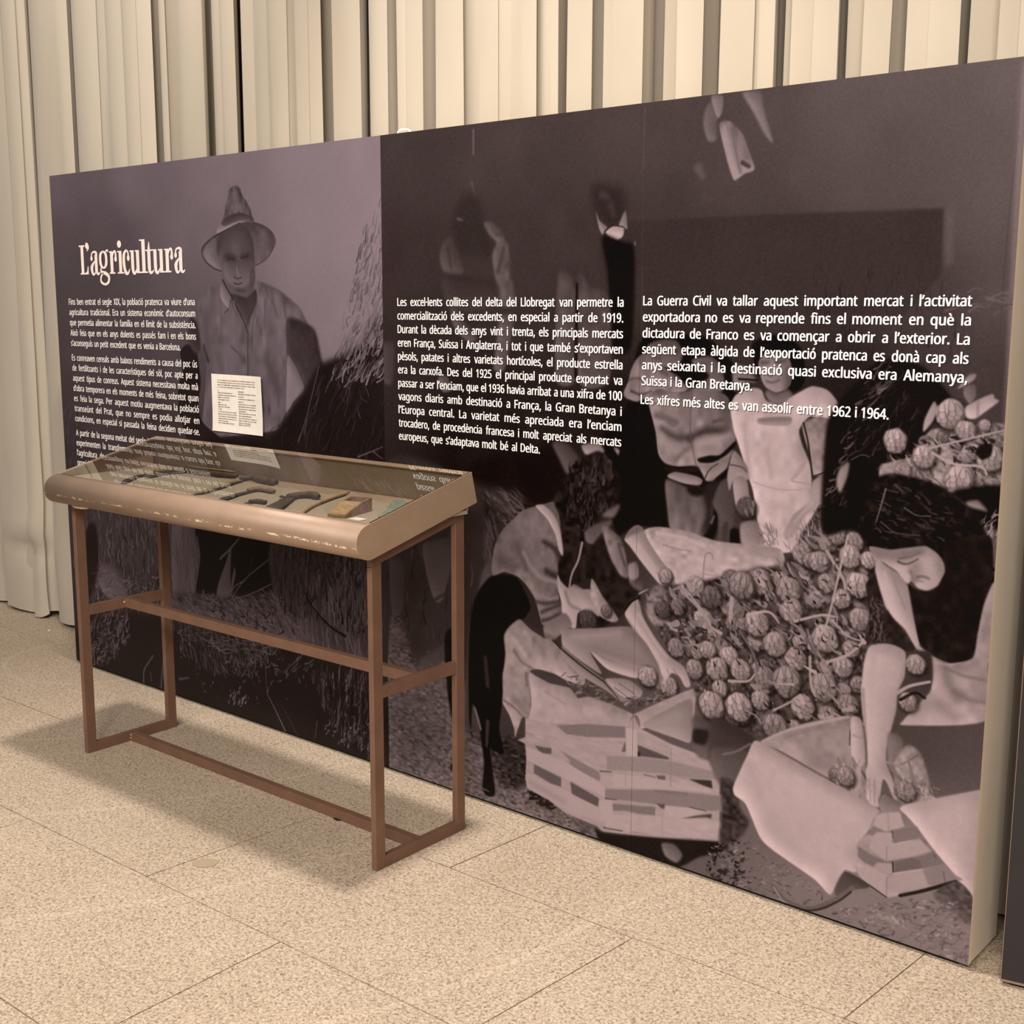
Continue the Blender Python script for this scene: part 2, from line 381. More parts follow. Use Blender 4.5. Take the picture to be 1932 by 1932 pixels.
def paint_mural(data):
    c = Canvas(PW, PH); sp = PPM/1000; split = int(2.0855*PPM)
    for ln in data.strip().split('\n'):
        k, *a = ln.split()
        P = np.array([tuple(map(float, t.split(','))) for t in a if t.count(',') == 1])*sp
        n = [float(t) for t in a if ',' not in t]
        if k in 'BD':
            pts = [tuple(map(float, t.split(','))) for t in a]
            if k == 'B': c.a[:, :split] = field(pts, 0, split, PH)
            else: c.a[:, split:] = field(pts, split, PW, PH)
        elif k == 'R': c.xmin = split; left = c.a[:, :split].copy()
        elif k == 'P': c.poly(P, n[0], n[1]*sp/10)
        elif k in 'SC': c.stroke(P, n[0], n[1]*sp/10*1.15, n[2]*sp/10, n[3]*sp/10*(2.2 if k == 'C' else 1.2), k == 'C', .85 if k == 'C' else .95)
        elif k == 'H': c.hatch(n[0], n[1], int(n[2]), n[3]*sp/10, n[4]*sp/10, n[5], n[6], int(n[7]), P)
        elif k == 'F': c.fill(n[0]*sp/10, n[1]*sp/10, int(n[2]), int(n[3]), n[4], P)
        elif k == 'p': s_ = c.poly_mask(P, n[1]*sp/10); c.mask = s_; c.blend(*s_, n[0])
        elif k == 'A': c.choke(P[0][0], P[0][1], n[0]*sp/10, n[1], n[2])
        elif k == 'N': c.noise(n[0], n[1]*1.6, n[2]*1.6)
        elif k == 'G':
            c.a = c.a*.35+blur(c.a, 1)*.65                  # the soft focus of an enlarged old photograph
            c.a += n[0]*c.rng.normal(0, .55, c.a.shape)+n[0]*.5*vnoise(c.rng, PH, PW, 3, 3)+1.2*vnoise(c.rng, PH, PW, 60, 60)
    c.a[:, :split] = np.where(True, c.a[:, :split], 0)
    T = np.clip(c.a, 18, 235); q = np.minimum(1, T/95)
    blue = np.where(np.arange(PW)[None, :] < split, .045, 0)*q
    return np.stack([T, T*(.745+.105*q), T*(.69+.145*q+blue)], -1)/255

# B/D background tones, P filled shape, S stroke, C stroke clipped to the last shape, H short random strokes, A artichoke, N mottling;
# points are x,z on the boards in mm
MURAL = '''
B 26,2158,104 637,2144,112 1168,2150,120 1772,2147,128 2039,2162,131 1,1933,88 502,1917,88 982,1902,112 1763,1877,130 2032,1869,134 21,1703,80 402,1701,82 896,1678,94 1753,1602,126 1920,1603,130 -5,1470,78 582,1482,80 947,1386,82 -30,1232,70 558,1194,72 -11,993,62 741,1073,60 1273,1112,45 1734,1030,40 2014,1056,40 132,643,66 82,142,55 705,598,70 664,57,30 1389,159,28 1720,634,58 1975,575,70 1968,279,50 1698,15,30 1989,3,30
H 35 95 90 578 53 80 25 1 -26,1184 146,1217 188,984 67,879 -33,869
P 93 19 1266,2073 1307,2084 1332,2073 1344,2049 1369,2024 1390,1996 1401,1967 1407,1944 1326,1951 1233,1946 1220,1963 1235,1987 1239,2007 1251,2030 1262,2053
N 9 6 10
C 78 175 78 116 1249,1994 1233,1950
C 106 230 115 153 1305,2051 1328,1990
P 132 29 1183,1920 1198,1944 1273,1953 1352,1957 1312,1941 1245,1928 1190,1909
P 88 19 1082,1853 1098,1873 1162,1904 1245,1926 1326,1947 1404,1948 1467,1931 1510,1908 1527,1877 1513,1846 1474,1815 1409,1789 1290,1779 1202,1773 1155,1785 1108,1811 1084,1832
N 6 12 10
C 97 418 266 190 1459,1895 1449,1832
P 112 40 1098,1853 1118,1873 1165,1899 1178,1879 1172,1847 1184,1813 1206,1779 1155,1790 1111,1816
P 74 29 1213,1954 1261,1977 1328,1985 1398,1967 1409,1947 1359,1957 1300,1953 1232,1939
S 58 47 47 20 1326,1947 1245,1926 1162,1902 1101,1873 1084,1849 1101,1815 1155,1785 1202,1773
S 62 30 30 19 1409,1790 1474,1813 1516,1850 1530,1877 1510,1908 1467,1931 1404,1947
P 82 59 1188,1887 1179,1846 1197,1805 1208,1764 1214,1739 1245,1698 1284,1669 1351,1673 1391,1697 1406,1741 1405,1781 1404,1821 1400,1881 1364,1933 1299,1940 1217,1910
C 68 315 236 157 1196,1903 1186,1846
C 70 230 153 115 1404,1920 1396,1817
C 94 506 350 233 1294,1848 1318,1811
P 97 98 1218,1809 1305,1815 1396,1801 1396,1761 1373,1725 1320,1710 1260,1722 1221,1751
P 62 137 1222,1831 1260,1834 1296,1825 1292,1809 1255,1808 1225,1815
P 62 135 1319,1829 1353,1836 1382,1833 1374,1816 1345,1812 1322,1817
S 54 59 39 59 1245,1818 1285,1815
S 54 58 39 58 1326,1821 1362,1824
S 122 39 68 39 1297,1785 1301,1767 1310,1755
S 66 39 39 39 1279,1753 1296,1744 1325,1748
S 58 51 43 31 1279,1728 1300,1723 1327,1728
S 110 59 39 59 1280,1717 1320,1717
S 74 118 118 98 1299,1702 1339,1699
S 116 59 40 40 1225,1761 1235,1757
S 78 155 97 116 1389,1777 1376,1721
P 68 39 1248,1690 1283,1649 1345,1563 1376,1600 1412,1657 1408,1705 1351,1675
P 103 39 1052,1652 1079,1686 1179,1731 1213,1741 1258,1681 1299,1640 1340,1588 1354,1543 1376,1600 1419,1661 1412,1731 1463,1725 1544,1700 1616,1661 1655,1637 1692,1591 1726,1533 1745,1487 1732,1369 1653,1342 1613,1420 1579,1463 1579,1343 1573,1201 1036,1122 1016,1152 1049,1211 1078,1342 1091,1428 1066,1487 1048,1597
N 7 8 16
C 88 616 821 411 1094,1598 1095,1385
C 112 603 402 402 1252,1578 1251,1433
C 114 269 384 230 1530,1673 1542,1522
C 70 648 838 419 1677,1501 1678,1367
C 112 341 265 189 1633,1622 1643,1555
C 78 392 588 353 1469,1440 1516,1340
C 56 46 38 31 1592,1590 1581,1542 1578,1459
C 78 38 38 38 1565,1684 1572,1621 1591,1562
C 78 38 38 38 1463,1717 1483,1669
C 80 59 39 39 1415,1649 1386,1588 1372,1519
C 82 58 39 58 1460,1661 1452,1560
C 82 58 38 58 1505,1661 1533,1601
C 50 124 165 82 1073,1487 1085,1453 1098,1432
C 58 48 44 28 1354,1547 1348,1461 1338,1186
C 80 60 80 80 1247,1491 1332,1440
P 122 30 1205,1729 1192,1702 1199,1665 1247,1630 1258,1675 1226,1710
S 46 51 44 24 1210,1741 1233,1710 1261,1677 1283,1649 1314,1608 1339,1571 1352,1543
S 62 44 32 28 1257,1669 1242,1634 1213,1615
S 118 51 40 40 1274,1661 1282,1628
P 42 32 916,1460 961,1491 1010,1482 1029,1455 1046,1348 1022,1242 1057,1181 1173,1126 1237,1068 960,1046 930,1130 892,1213 892,1320 929,1385
P 62 62 989,1595 1037,1575 1051,1472 1009,1463 970,1512
P 62 95 1587,1600 1729,1564 1761,1480 1775,1415 1714,1299 1669,1345 1628,1418 1582,1464
N 3 8 10
P 122 19 1582,1464 1628,1418 1669,1348 1611,1301 1564,1250 1572,1363
P 36 173 1563,1242 1669,1345 1748,1433 1861,1470 1971,1513 2104,1605 2094,1100 1735,1069 1203,1045 1088,1128 1436,1149
H 24 60 120 1122 37 60 12 3 1498,1149 1747,1414 2090,1569 2082,1136
H 108 138 120 712 71 72 8 4 1979,1835 2099,1987 2090,1534 1903,1493 1893,1603
H 78 104 110 602 64 68 10 5 1980,1870 2099,1987 2090,1534 1903,1493
H 96 140 120 799 55 55 14 6 1818,1417 1919,1567 2093,1675 2088,1426 1914,1383
H 40 80 60 800 33 55 12 16 1818,1417 1919,1567 2092,1622 2088,1426 1914,1383
H 70 118 22 1703 19 62 9 7 1560,1153 1747,1414 1971,1495 1939,1311 1738,1147
H 70 118 20 663 22 118 22 8 1833,1455 1998,1514 2020,1315 1883,1270
S 112 18 43 18 1973,1382 2022,1420 2080,1455
S 104 23 23 19 1753,1433 1683,1259 1626,1148
S 96 46 28 28 1948,1121 2016,1145 2074,1166
S 96 37 28 28 2026,1146 2074,1124
H 55 118 420 856 67 88 9 11 120,739 831,760 808,442 72,265
H 30 70 200 713 71 95 12 12 120,739 831,760 808,442 72,265
P 38 148 145,645 223,678 235,535 177,381 114,322
P 96 122 250,508 356,509 434,455 448,374 300,356 223,412
H 70 126 120 528 58 30 40 13 112,445 776,517 807,431 138,251
P 104 45 820,775 992,763 989,640 953,491 929,447 796,440
H 82 130 120 1122 54 89 5 14 820,775 992,763 989,640 951,464 796,440
P 32 87 992,769 1482,766 1469,581 1223,494 1100,487 983,462 959,505 995,640
S 110 49 49 31 981,716 992,627 951,490
P 98 33 1204,706 1171,645 1114,547 1100,487 1185,500 1194,604
P 98 33 1220,626 1202,573 1188,514 1202,529 1222,582 1227,608
S 104 52 108 32 1256,744 1193,692 1130,646
S 106 34 51 30 1465,703 1287,585 1182,481
S 106 43 43 30 1287,582 1215,543 1193,502
S 106 34 64 30 1451,591 1303,525 1161,477
S 70 30 30 25 1341,686 1307,601
P 84 216 797,454 1223,500 1514,552 1690,435 1862,407 1460,376 1115,386 792,379
H 84 134 420 563 43 150 60 17 797,454 1223,506 1468,569 1647,476 1690,417 1460,382 1115,393 793,385
H 30 45 80 346 65 150 60 18 796,440 1222,487 1467,538 1647,452 1461,395 1116,399
P 68 101 1472,765 2036,779 2019,401 1776,391 1619,447 1514,552 1463,556
H 74 120 430 921 52 90 8 19 1627,653 2027,761 2019,401 1776,391 1602,456
H 30 72 300 809 61 90 10 20 1477,753 2028,778 1784,641 1621,484 1478,570
H 28 40 60 516 99 88 14 21 1522,747 2028,778 2021,494 1693,496
S 22 41 101 30 1643,584 1694,532 1779,481 1864,457
P 40 312 101,244 721,333 832,311 1070,326 1459,357 1687,338 2018,349 2009,-35 74,-28
H 66 112 260 400 75 60 50 22 101,244 435,299 465,219 291,73 78,17
H 58 108 260 493 54 110 30 23 801,346 1070,333 1459,363 1408,285 1102,161 825,215
H 85 118 50 1328 35 10 14 24 832,311 1411,348 1409,304 1108,267
H 85 110 70 302 43 45 60 25 1168,239 1687,338 1594,259 1206,182
S 92 61 97 34 626,150 555,74 545,15
S 74 73 73 48 602,69 606,34
S 74 143 143 72 717,195 675,20
S 90 117 70 70 816,84 884,104
S 96 33 87 22 1401,144 1447,90 1510,9
S 72 22 34 22 1486,118 1580,13
S 66 21 21 21 1680,270 1770,191 1845,111
S 76 39 39 22 1410,336 1397,258 1401,144
S 92 44 35 22 1339,259 1327,219 1356,199
S 92 34 25 21 1625,345 1501,247
H 68 112 220 695 45 84 14 26 1685,289 2018,331 2011,25 1853,70 1735,178
H 26 44 120 610 69 84 14 27 1685,289 2018,331 2011,25 1853,70
H 90 125 26 179 76 60 50 28 1161,107 1283,119 1260,63 1178,58
H 90 125 36 185 70 60 50 29 1678,92 2005,153 2003,46 1765,44
H 70 118 60 180 58 60 60 30 782,241 1684,252 1299,45 816,77
S 84 42 30 25 1696,96 1680,24
R 2085
D 2115,2156,64 2622,2149,66 3108,2166,69 3443,2162,70 3739,2159,82 4002,2156,82 4158,2162,90 2108,1780,56 2622,1770,58 3117,1761,57 3450,1960,68 3457,1783,56 3749,1943,80 3756,1815,62 4016,1928,80 4139,1921,86 4155,1683,80 3967,1683,60 3616,1685,54 3298,1586,48 2126,1428,50 2511,1273,38 2394,1091,30 2624,1112,30 3127,1312,30 3776,1420,32 4155,1500,60 2116,880,52 2109,501,74 2510,928,40 2944,816,40 2159,357,92 2260,148,104 2206,-22,104 2739,45,92 2648,204,60 2956,-36,92 3522,53,112 3689,27,124 3921,28,128 4133,30,130 3433,106,90 3599,218,104 3334,402,90 3325,717,80 3656,776,60 3956,690,70
p 54 54 2985,1884 3531,1882 3996,1877 3998,1721 3904,1620 2988,1673
p 84 98 4000,1877 4019,1879 4022,1745 4007,1745
S 104 21 21 14 3137,2190 3136,2022
S 90 15 15 22 3136,2022 3139,1464
S 60 12 12 12 4161,2150 4155,2128 4154,2013 4148,1857 4145,1695 4145,1573
P 112 96 4155,2139 4174,2183 4191,1670 4189,1254 4172,1303 4164,1622
S 104 48 48 95 2498,2182 2498,2111
S 80 80 48 96 2491,2024 2504,1986
P 50 227 2451,1991 2499,1993 2535,1952 2541,1900 2570,1856 2576,1799 2450,1807 2407,1870 2414,1931
P 86 64 2541,1900 2582,1899 2617,1867 2643,1828 2649,1776 2664,1699 2670,1647 2600,1651 2588,1734 2576,1799 2594,1838 2564,1864
N 7 8 12
C 64 80 80 80 2594,1863 2623,1862
C 60 128 96 96 2600,1751 2623,1820
P 76 83 2357,1827 2370,1849 2401,1863 2420,1834 2438,1798 2456,1749 2400,1741 2363,1759 2350,1800
C 58 100 66 83 2388,1826 2400,1767
P 60 132 2363,1746 2486,1735 2594,1721 2594,1647 2399,1633
S 86 82 49 82 2432,1917 2451,1912
P 84 67 2399,1637 2424,1633 2461,1592 2510,1548 2486,1530 2436,1556 2405,1592
P 88 65 2609,1612 2664,1619 2655,1560 2641,1494 2624,1447 2582,1450 2594,1537
P 70 107 2080,1512 2136,1522 2127,1392 2085,1390
P 96 52 2340,1413 2379,1420 2398,1376 2359,1370
P 46 236 2954,1988 3004,1993 3064,1974 3080,1926 3047,1872 2996,1882 2965,1923
S 60 177 133 177 2995,1962 3015,1953
S 58 206 147 177 3026,1929 3036,1904
P 124 22 2973,1915 2986,1890 3014,1870 3007,1862 2998,1848 2985,1870
P 118 22 3078,1912 3084,1861 3056,1871 3062,1889
P 168 22 3009,1858 3037,1872 3069,1867 3073,1853 3067,1840 3048,1833 3020,1844
S 40 30 30 30 3007,1858 3032,1873 3067,1869 3082,1859
P 26 90 3007,1850 3068,1828 3107,1815 3114,1712 3104,1527 3039,1525 3019,1729 2997,1826
P 80 78 2836,1731 2855,1751 2887,1730 2906,1680 2900,1564 2904,1425 2834,1422 2829,1605
N 6 10 20
P 76 77 2911,1734 2958,1701 3015,1684 3032,1607 3030,1430 2918,1425
N 6 10 20
S 30 78 124 62 2908,1709 2907,1438
S 110 44 29 73 3112,1823 3112,1817
P 94 41 3334,2171 3367,2190 3378,2159 3368,2129 3369,2085 3343,2082 3326,2128
P 112 27 3349,2195 3384,2194 3383,2153 3369,2140
P 122 27 3376,2123 3409,2126 3447,2091 3466,2050 3486,2000 3456,1990 3427,1975 3410,2008 3394,2055
N 7 8 14
C 96 81 81 54 3416,2104 3430,2042 3444,1995
C 140 41 41 41 3391,2117 3419,2017 3429,1986
C 56 108 108 27 3449,2019 3469,2008
P 106 40 3443,2195 3494,2193 3509,2141 3537,2062 3512,2086 3477,2144
S 84 222 166 166 3314,2014 3328,1992
S 70 125 97 139 3336,1939 3355,1928
S 76 52 65 78 3612,2073 3615,2056
S 96 36 60 36 4116,1667 4147,1680 4179,1671
S 92 73 36 36 4111,1667 4172,1653
S 88 49 25 37 4013,1638 4051,1648 4088,1655
H 66 100 30 366 37 10 25 40 4020,1676 4178,1689 4182,1639 4042,1639
H 34 54 90 516 26 89 2 41 3674,1753 4016,1746 4030,1510 3686,1499
P 24 75 3143,1556 3342,1566 3413,1520 3448,1474 3448,1296 3396,1004 3243,1011 3137,1017 3059,988 3014,1265 3052,1313 3098,1367
P 90 44 3162,1535 3206,1554 3258,1552 3280,1516 3260,1479 3194,1483
C 52 147 88 88 3192,1526 3258,1522
P 114 30 3122,1494 3105,1462 3098,1433 3082,1401 3090,1385 3128,1376 3166,1391 3203,1414 3240,1407 3290,1412 3311,1439 3260,1458 3216,1478 3208,1508 3148,1513
N 9 8 10
C 72 60 60 45 3100,1436 3127,1444 3150,1435
C 60 76 45 45 3109,1405 3143,1397 3177,1408
C 134 121 75 90 3130,1475 3123,1450
C 74 104 74 74 3209,1469 3231,1457
P 96 43 3309,1499 3365,1513 3400,1490 3416,1443 3403,1416 3312,1413 3290,1438 3338,1467
C 56 174 145 116 3345,1482 3354,1435
P 24 44 3260,1464 3289,1459 3310,1481 3367,1462 3346,1440 3305,1420
P 122 24 3174,1358 3166,1392 3203,1415 3247,1408 3312,1415 3403,1415 3435,1391 3441,1337 3458,1312 3449,1266 3437,1233 3420,1215 3390,1173 3366,1170 3354,1198 3325,1207 3268,1201 3229,1207 3206,1232 3195,1294
N 9 9 12
C 78 490 375 230 3417,1402 3426,1330
C 96 291 349 203 3369,1405 3378,1333
C 62 120 209 120 3217,1305 3243,1291 3273,1282 3309,1286
C 50 205 263 132 3316,1281 3351,1304 3386,1310 3424,1306
C 82 150 120 105 3197,1341 3264,1326
C 100 75 75 60 3212,1348 3250,1316 3264,1323
C 142 210 180 135 3218,1267 3266,1246 3317,1238
C 148 263 175 131 3338,1270 3387,1283 3434,1301
C 100 119 119 90 3267,1221 3295,1248 3317,1262
C 84 35 35 24 3313,1412 3310,1354 3313,1286 3333,1208
C 100 45 45 30 3189,1375 3291,1377
C 70 87 87 58 3385,1334 3412,1342
P 24 29 3337,1228 3374,1240 3409,1245 3452,1284 3456,1273 3433,1250 3409,1233 3382,1220 3346,1218
P 34 45 3229,1199 3282,1196 3333,1207 3344,1194 3290,1186 3235,1184
P 128 23 3241,1175 3268,1185 3333,1179 3355,1169 3343,1153 3291,1155 3243,1166
P 126 22 3343,1209 3389,1219 3437,1241 3431,1210 3400,1183 3387,1171 3366,1170 3355,1185
S 60 44 29 29 3362,1174 3375,1199 3403,1220
P 96 45 3233,1159 3302,1146 3356,1148 3381,1138 3390,1078 3360,1012 3288,1014 3252,1021 3242,1068
N 7 8 12
P 40 119 3356,1148 3408,1175 3392,1109 3388,1047 3353,1011 3369,1082
P 30 60 3302,1146 3363,1152 3357,1127 3321,1123
P 74 44 3389,1109 3411,1169 3446,1181 3458,1085 3454,1008 3441,1007 3441,1059 3426,1057 3419,1007 3410,1006 3408,1074
S 92 45 74 45 3395,1072 3387,1053
P 24 55 3496,1548 3544,1572 3601,1571 3641,1537 3656,1476 3645,1439 3601,1422 3533,1448 3508,1488
P 118 35 3517,1500 3526,1459 3539,1438 3560,1425 3577,1423 3601,1433 3614,1451 3615,1491 3597,1525 3539,1526
C 140 195 167 125 3553,1495 3555,1463
C 82 56 42 42 3544,1451 3562,1449 3581,1456
C 72 97 70 70 3527,1499 3547,1501
C 72 97 69 69 3571,1503 3593,1506
C 80 56 42 42 3548,1469 3558,1464
C 74 193 193 138 3609,1480 3607,1437
P 100 42 3550,1429 3576,1421 3607,1433 3621,1415 3590,1394 3557,1397 3540,1419
P 22 43 3428,1491 3438,1494 3492,1461 3506,1450 3463,1448 3448,1385 3436,1361
P 110 42 3440,1488 3482,1487 3513,1450 3476,1446 3447,1421
S 30 56 56 28 3459,1454 3516,1453
P 172 20 3451,1410 3502,1432 3529,1427 3545,1400 3586,1392 3614,1412 3645,1430 3676,1444 3717,1437 3744,1412 3764,1372 3736,1350 3675,1367 3644,1330 3655,1289 3681,1236 3687,1181 3702,1126 3659,1051 3646,1006 3552,994 3533,1064 3515,1150 3499,1191 3477,1247 3448,1318 3436,1374
N 6 8 10
C 156 164 192 164 3689,1402 3661,1345
C 150 72 129 115 3480,1334 3503,1192
C 150 114 114 114 3553,1268 3567,1198
C 140 56 70 70 3666,1249 3630,1196
C 138 20 20 21 3512,1181 3552,1171 3608,1167 3681,1177
C 138 22 22 28 3625,1196 3659,1227 3664,1276
C 134 28 28 28 3630,1192 3684,1189
P 126 17 3524,1352 3616,1361 3611,1338 3528,1336
C 108 28 28 21 3531,1346 3606,1353
P 124 21 3652,1342 3698,1367 3753,1351 3765,1284 3753,1231 3690,1212 3677,1263
N 9 6 6
C 92 55 55 41 3721,1349 3748,1242
S 32 41 47 19 3655,1348 3669,1304 3677,1263 3687,1211
S 40 41 33 22 3687,1209 3727,1226 3756,1234
P 132 22 3452,1260 3494,1220 3499,1184 3476,1186 3453,1180 3441,1149 3433,1185 3438,1218
C 60 35 29 23 3438,1221 3478,1216 3492,1205
P 140 22 3451,1180 3479,1193 3496,1177 3504,1141 3523,1114 3508,1083 3475,1084 3459,1122
P 138 28 3689,1198 3734,1224 3754,1208 3745,1165 3719,1135 3672,1106 3651,1064 3621,1032 3610,1052 3638,1105 3683,1145
C 160 84 56 56 3686,1139 3642,1084
P 24 44 3448,1040 3476,1043 3487,985 3450,980
A 3495,1107 305 100 200
P 128 44 3481,1061 3532,1072 3545,1007 3486,1003
H 80 160 60 260 32 120 30 42 3532,1072 3589,1056 3591,999 3552,994
H 90 165 90 282 37 110 40 43 3613,1045 3731,1129 3757,1063 3647,992
P 165 24 3162,1002 3213,1021 3315,1019 3402,1004 3486,1006 3551,1011 3607,1004 3617,952 3571,916 3457,892 3373,849 3303,830 3230,881 3182,945
N 8 8 6
C 120 25 25 23 3228,971 3273,965 3326,964
C 112 30 30 24 3364,855 3370,955 3390,965 3396,951
C 130 118 118 89 3439,912 3553,950
C 136 145 145 131 3519,989 3600,978
C 112 21 21 23 3371,905 3399,904
C 182 76 76 76 3208,1002 3298,999 3369,985
P 54 173 2490,1114 2585,1104 2681,1051 2681,1002 2617,931 2580,861 2503,705 2489,879
H 60 105 70 749 58 145 16 44 2552,1052 2708,1071 2681,1002 2617,959
H 26 60 60 1040 87 130 14 45 2500,1025 2575,1040 2626,960 2589,891 2504,844
H 66 92 40 869 87 115 14 46 2504,989 2575,961 2608,930 2537,830
P 90 106 2504,752 2552,821 2575,839 2575,781 2499,704
P 28 233 2680,1189 2786,1225 2871,1231 2889,1139 2831,1059 2717,1027 2690,1072 2504,1076 2476,1145
P 76 65 2820,1234 2871,1241 2922,1195 2906,1154 2876,1145 2846,1189
P 134 47 2933,1236 2994,1247 3015,1222 2975,1206 2946,1210
P 134 47 3050,1238 3070,1233 3066,1217
P 106 34 2833,1054 2787,1042 2708,1016 2672,988 2617,938 2585,880 2574,817 2580,784 2627,805 2682,798 2718,777 2755,737 2775,683 2791,657 2861,687 2871,720 2851,752 2846,820 2854,856 2850,890 2869,893 2859,960 2850,1014
N 6 6 8
C 120 335 335 268 2744,981 2771,963
C 86 443 341 273 2682,896 2718,851
C 84 137 171 119 2682,896 2709,857 2718,827
C 46 133 233 100 2788,924 2832,908 2858,877
C 44 168 235 101 2802,832 2833,822 2855,822
C 132 118 101 85 2709,878 2745,830 2789,807 2846,805
C 82 346 276 207 2617,838 2664,826
C 58 102 102 68 2755,728 2799,729 2860,746
C 54 85 102 68 2782,698 2817,715 2869,740
C 50 102 102 68 2786,671 2817,683 2856,704
C 130 85 68 68 2746,753 2812,746 2860,760
P 156 23 2755,1032 2787,1039 2827,1014 2851,973 2862,926 2865,890 2850,904 2834,953 2801,998
P 36 48 2826,1052 2841,1084 2877,1131 2893,1166 2922,1195 2954,1208 2995,1224 3035,1204 3068,1165 3078,1117 3054,1066 3018,1032 2991,996 2958,972 2946,943 2875,907 2859,960 2850,1014
N 9 6 6
H 44 72 46 481 80 75 40 47 2913,1185 3035,1195 3053,1098 2958,985 2882,1024 2881,1098
H 20 32 60 417 80 80 60 48 2872,1164 3035,1195 3053,1098 2958,985 2874,1023
P 96 63 3010,1031 3034,1052 3069,1071 3076,1065 3054,1031 3022,1029
P 86 48 2946,974 2990,1003 3047,1022 3039,1002 3011,978 2995,960 2977,938 2956,941
P 36 41 2867,891 2875,928 2944,943 2979,939 3019,969 3057,901 3113,859 3145,828 3158,796 3123,786 3102,748 3061,717 3004,690 2981,830 2902,801 2855,804 2846,862
N 5 8 8
P 110 40 3011,997 3041,995 3079,970 3100,923 3108,858 3082,860 3049,900 3029,941
N 10 6 8
C 66 64 64 48 3072,953 3097,890
P 130 48 3109,895 3136,907 3146,887 3145,864 3122,841 3111,859
P 84 64 3114,849 3160,853 3161,823 3130,829
S 132 76 66 26 2938,939 2924,883 2901,839 2891,796
P 154 27 2844,827 2859,808 2885,792 2910,806 2944,797 2971,799 2978,772 3008,722 2962,731 2926,719 2917,669 2887,674 2865,712 2860,743 2846,786
C 112 100 83 67 2877,776 2894,741 2933,730
C 88 132 66 66 2902,808 2944,797
A 2964,704 342 74 0
P 142 33 2975,832 2989,824 3019,785 3076,727 3053,712 3012,723 2982,759 2971,784
N 12 5 6
A 3032,743 202 110 0
P 116 51 2791,654 2834,686 2877,711 2904,677 2861,641 2826,614 2800,616
C 84 137 85 102 2804,624 2835,623
P 150 31 3094,969 3112,999 3138,1017 3160,1008 3184,969 3229,920 3266,887 3274,858 3240,841 3203,867 3152,913 3113,952
C 96 188 188 79 3097,985 3153,1011
C 168 94 78 78 3145,956 3202,901
C 120 47 31 31 3234,855 3211,887
A 3241,881 233 150 30
S 150 41 25 22 3150,814 3194,837 3276,852 3346,871
P 60 109 2107,1120 2522,1051 2522,753 2462,600 2094,402
H 40 84 120 734 92 88 14 50 2107,1101 2464,992 2462,564 2094,422
P 92 36 2261,843 2319,869 2397,885 2391,788 2356,674 2317,660 2283,736
P 80 57 2101,785 2171,776 2163,606 2110,578
S 62 148 92 74 2241,618 2366,694
P 96 95 2096,537 2163,568 2213,444 2314,407 2414,555 2461,436 2436,227 2410,-64 2085,-53
N 14 6 3
H 60 118 120 192 58 15 30 51 2109,501 2413,408 2410,-6 2100,31
P 104 73 2420,232 2535,234 2586,190 2725,192 2725,106 2822,77 3006,29 3024,-4 3007,-32 2310,-3 2311,81
N 18 5 3
P 56 109 2566,205 2636,258 2720,254 2725,185 2721,109 2647,78 2586,110
N 14 6 3
H 30 66 50 255 73 12 20 52 2576,208 2720,242 2725,114 2597,72
H 50 140 90 249 53 30 60 53 2726,91 2845,84 3006,29 3015,1 2893,4 2726,27
H 26 50 40 323 90 20 30 54 2735,101 2840,90 2845,60 2755,67
P 148 28 2623,605 2645,632 2669,678 2693,663 2737,636 2793,616 2830,611 2885,570 2953,531 2949,494 2886,496 2836,508 2771,510 2737,496 2738,420 2743,344 2705,336 2676,263 2671,289 2651,331 2619,371 2621,411 2614,448 2628,498
N 8 8 8
C 100 88 70 70 2670,552 2704,520 2752,507
C 118 138 138 121 2770,597 2798,561
C 96 54 54 54 2626,377 2675,360 2714,334
C 92 88 70 70 2721,485 2723,448
C 122 213 213 160 2675,391 2724,355
C 172 175 105 123 2665,589 2713,545
P 22 45 2495,684 2566,779 2674,795 2722,739 2736,703 2708,665 2684,657 2645,624 2626,590 2633,534 2621,465 2621,395 2614,331 2606,274 2627,200 2606,191 2576,196 2566,201 2574,147 2589,54 2576,31 2545,31 2532,56 2540,147 2525,223 2520,286 2489,336 2484,222 2525,228 2494,220 2473,284 2474,524
P 26 47 2369,560 2449,590 2453,400 2431,315 2428,193 2427,73 2393,77 2387,92 2406,126 2402,227 2378,328 2363,463
N 5 8 8
S 60 145 181 145 2546,505 2556,413
S 96 56 37 37 2538,49 2561,47
S 66 147 110 92 2556,287 2551,205
S 120 74 92 74 2499,322 2525,256
P 132 33 2866,658 2995,683 3121,709 3176,670 3213,625 3243,589 3232,538 3166,574 3145,584 3039,595 2974,605 3019,544 2953,564 2871,600 2862,636
C 116 327 327 262 2996,620 3165,605
C 150 165 165 198 2907,640 3080,681
P 160 33 2974,607 3039,595 3149,588 3162,573 3141,555 3040,563
P 128 33 2867,603 2930,571 3032,525 3067,503 3126,487 3093,473 3033,496 2931,527 2863,573
S 44 67 51 51 2830,615 2876,587 2953,550 3028,521
S 60 50 33 33 3028,521 3084,478
H 40 150 60 269 44 20 50 55 2872,523 3020,494 3068,460 2927,460
P 146 33 3032,529 3083,543 3125,544 3167,524 3163,502 3126,487 3084,493
C 92 30 26 23 3083,528 3143,505
C 92 30 26 23 3067,511 3126,487
A 3186,571 332 165 0
A 3260,554 311 155 0
H 30 150 70 227 39 20 60 56 3101,482 3208,519 3268,538 3229,502 3144,462
P 163 25 2733,488 2761,486 2818,474 2896,474 2928,449 2972,462 3063,456 3136,443 3148,449 3342,564 3351,514 3342,415 3323,400 3211,420 3166,403 3128,401 3125,354 3070,351 2911,322 2734,304 2743,383
N 5 8 8
C 142 52 52 52 2795,443 2878,419
C 146 483 483 386 3210,448 3289,480
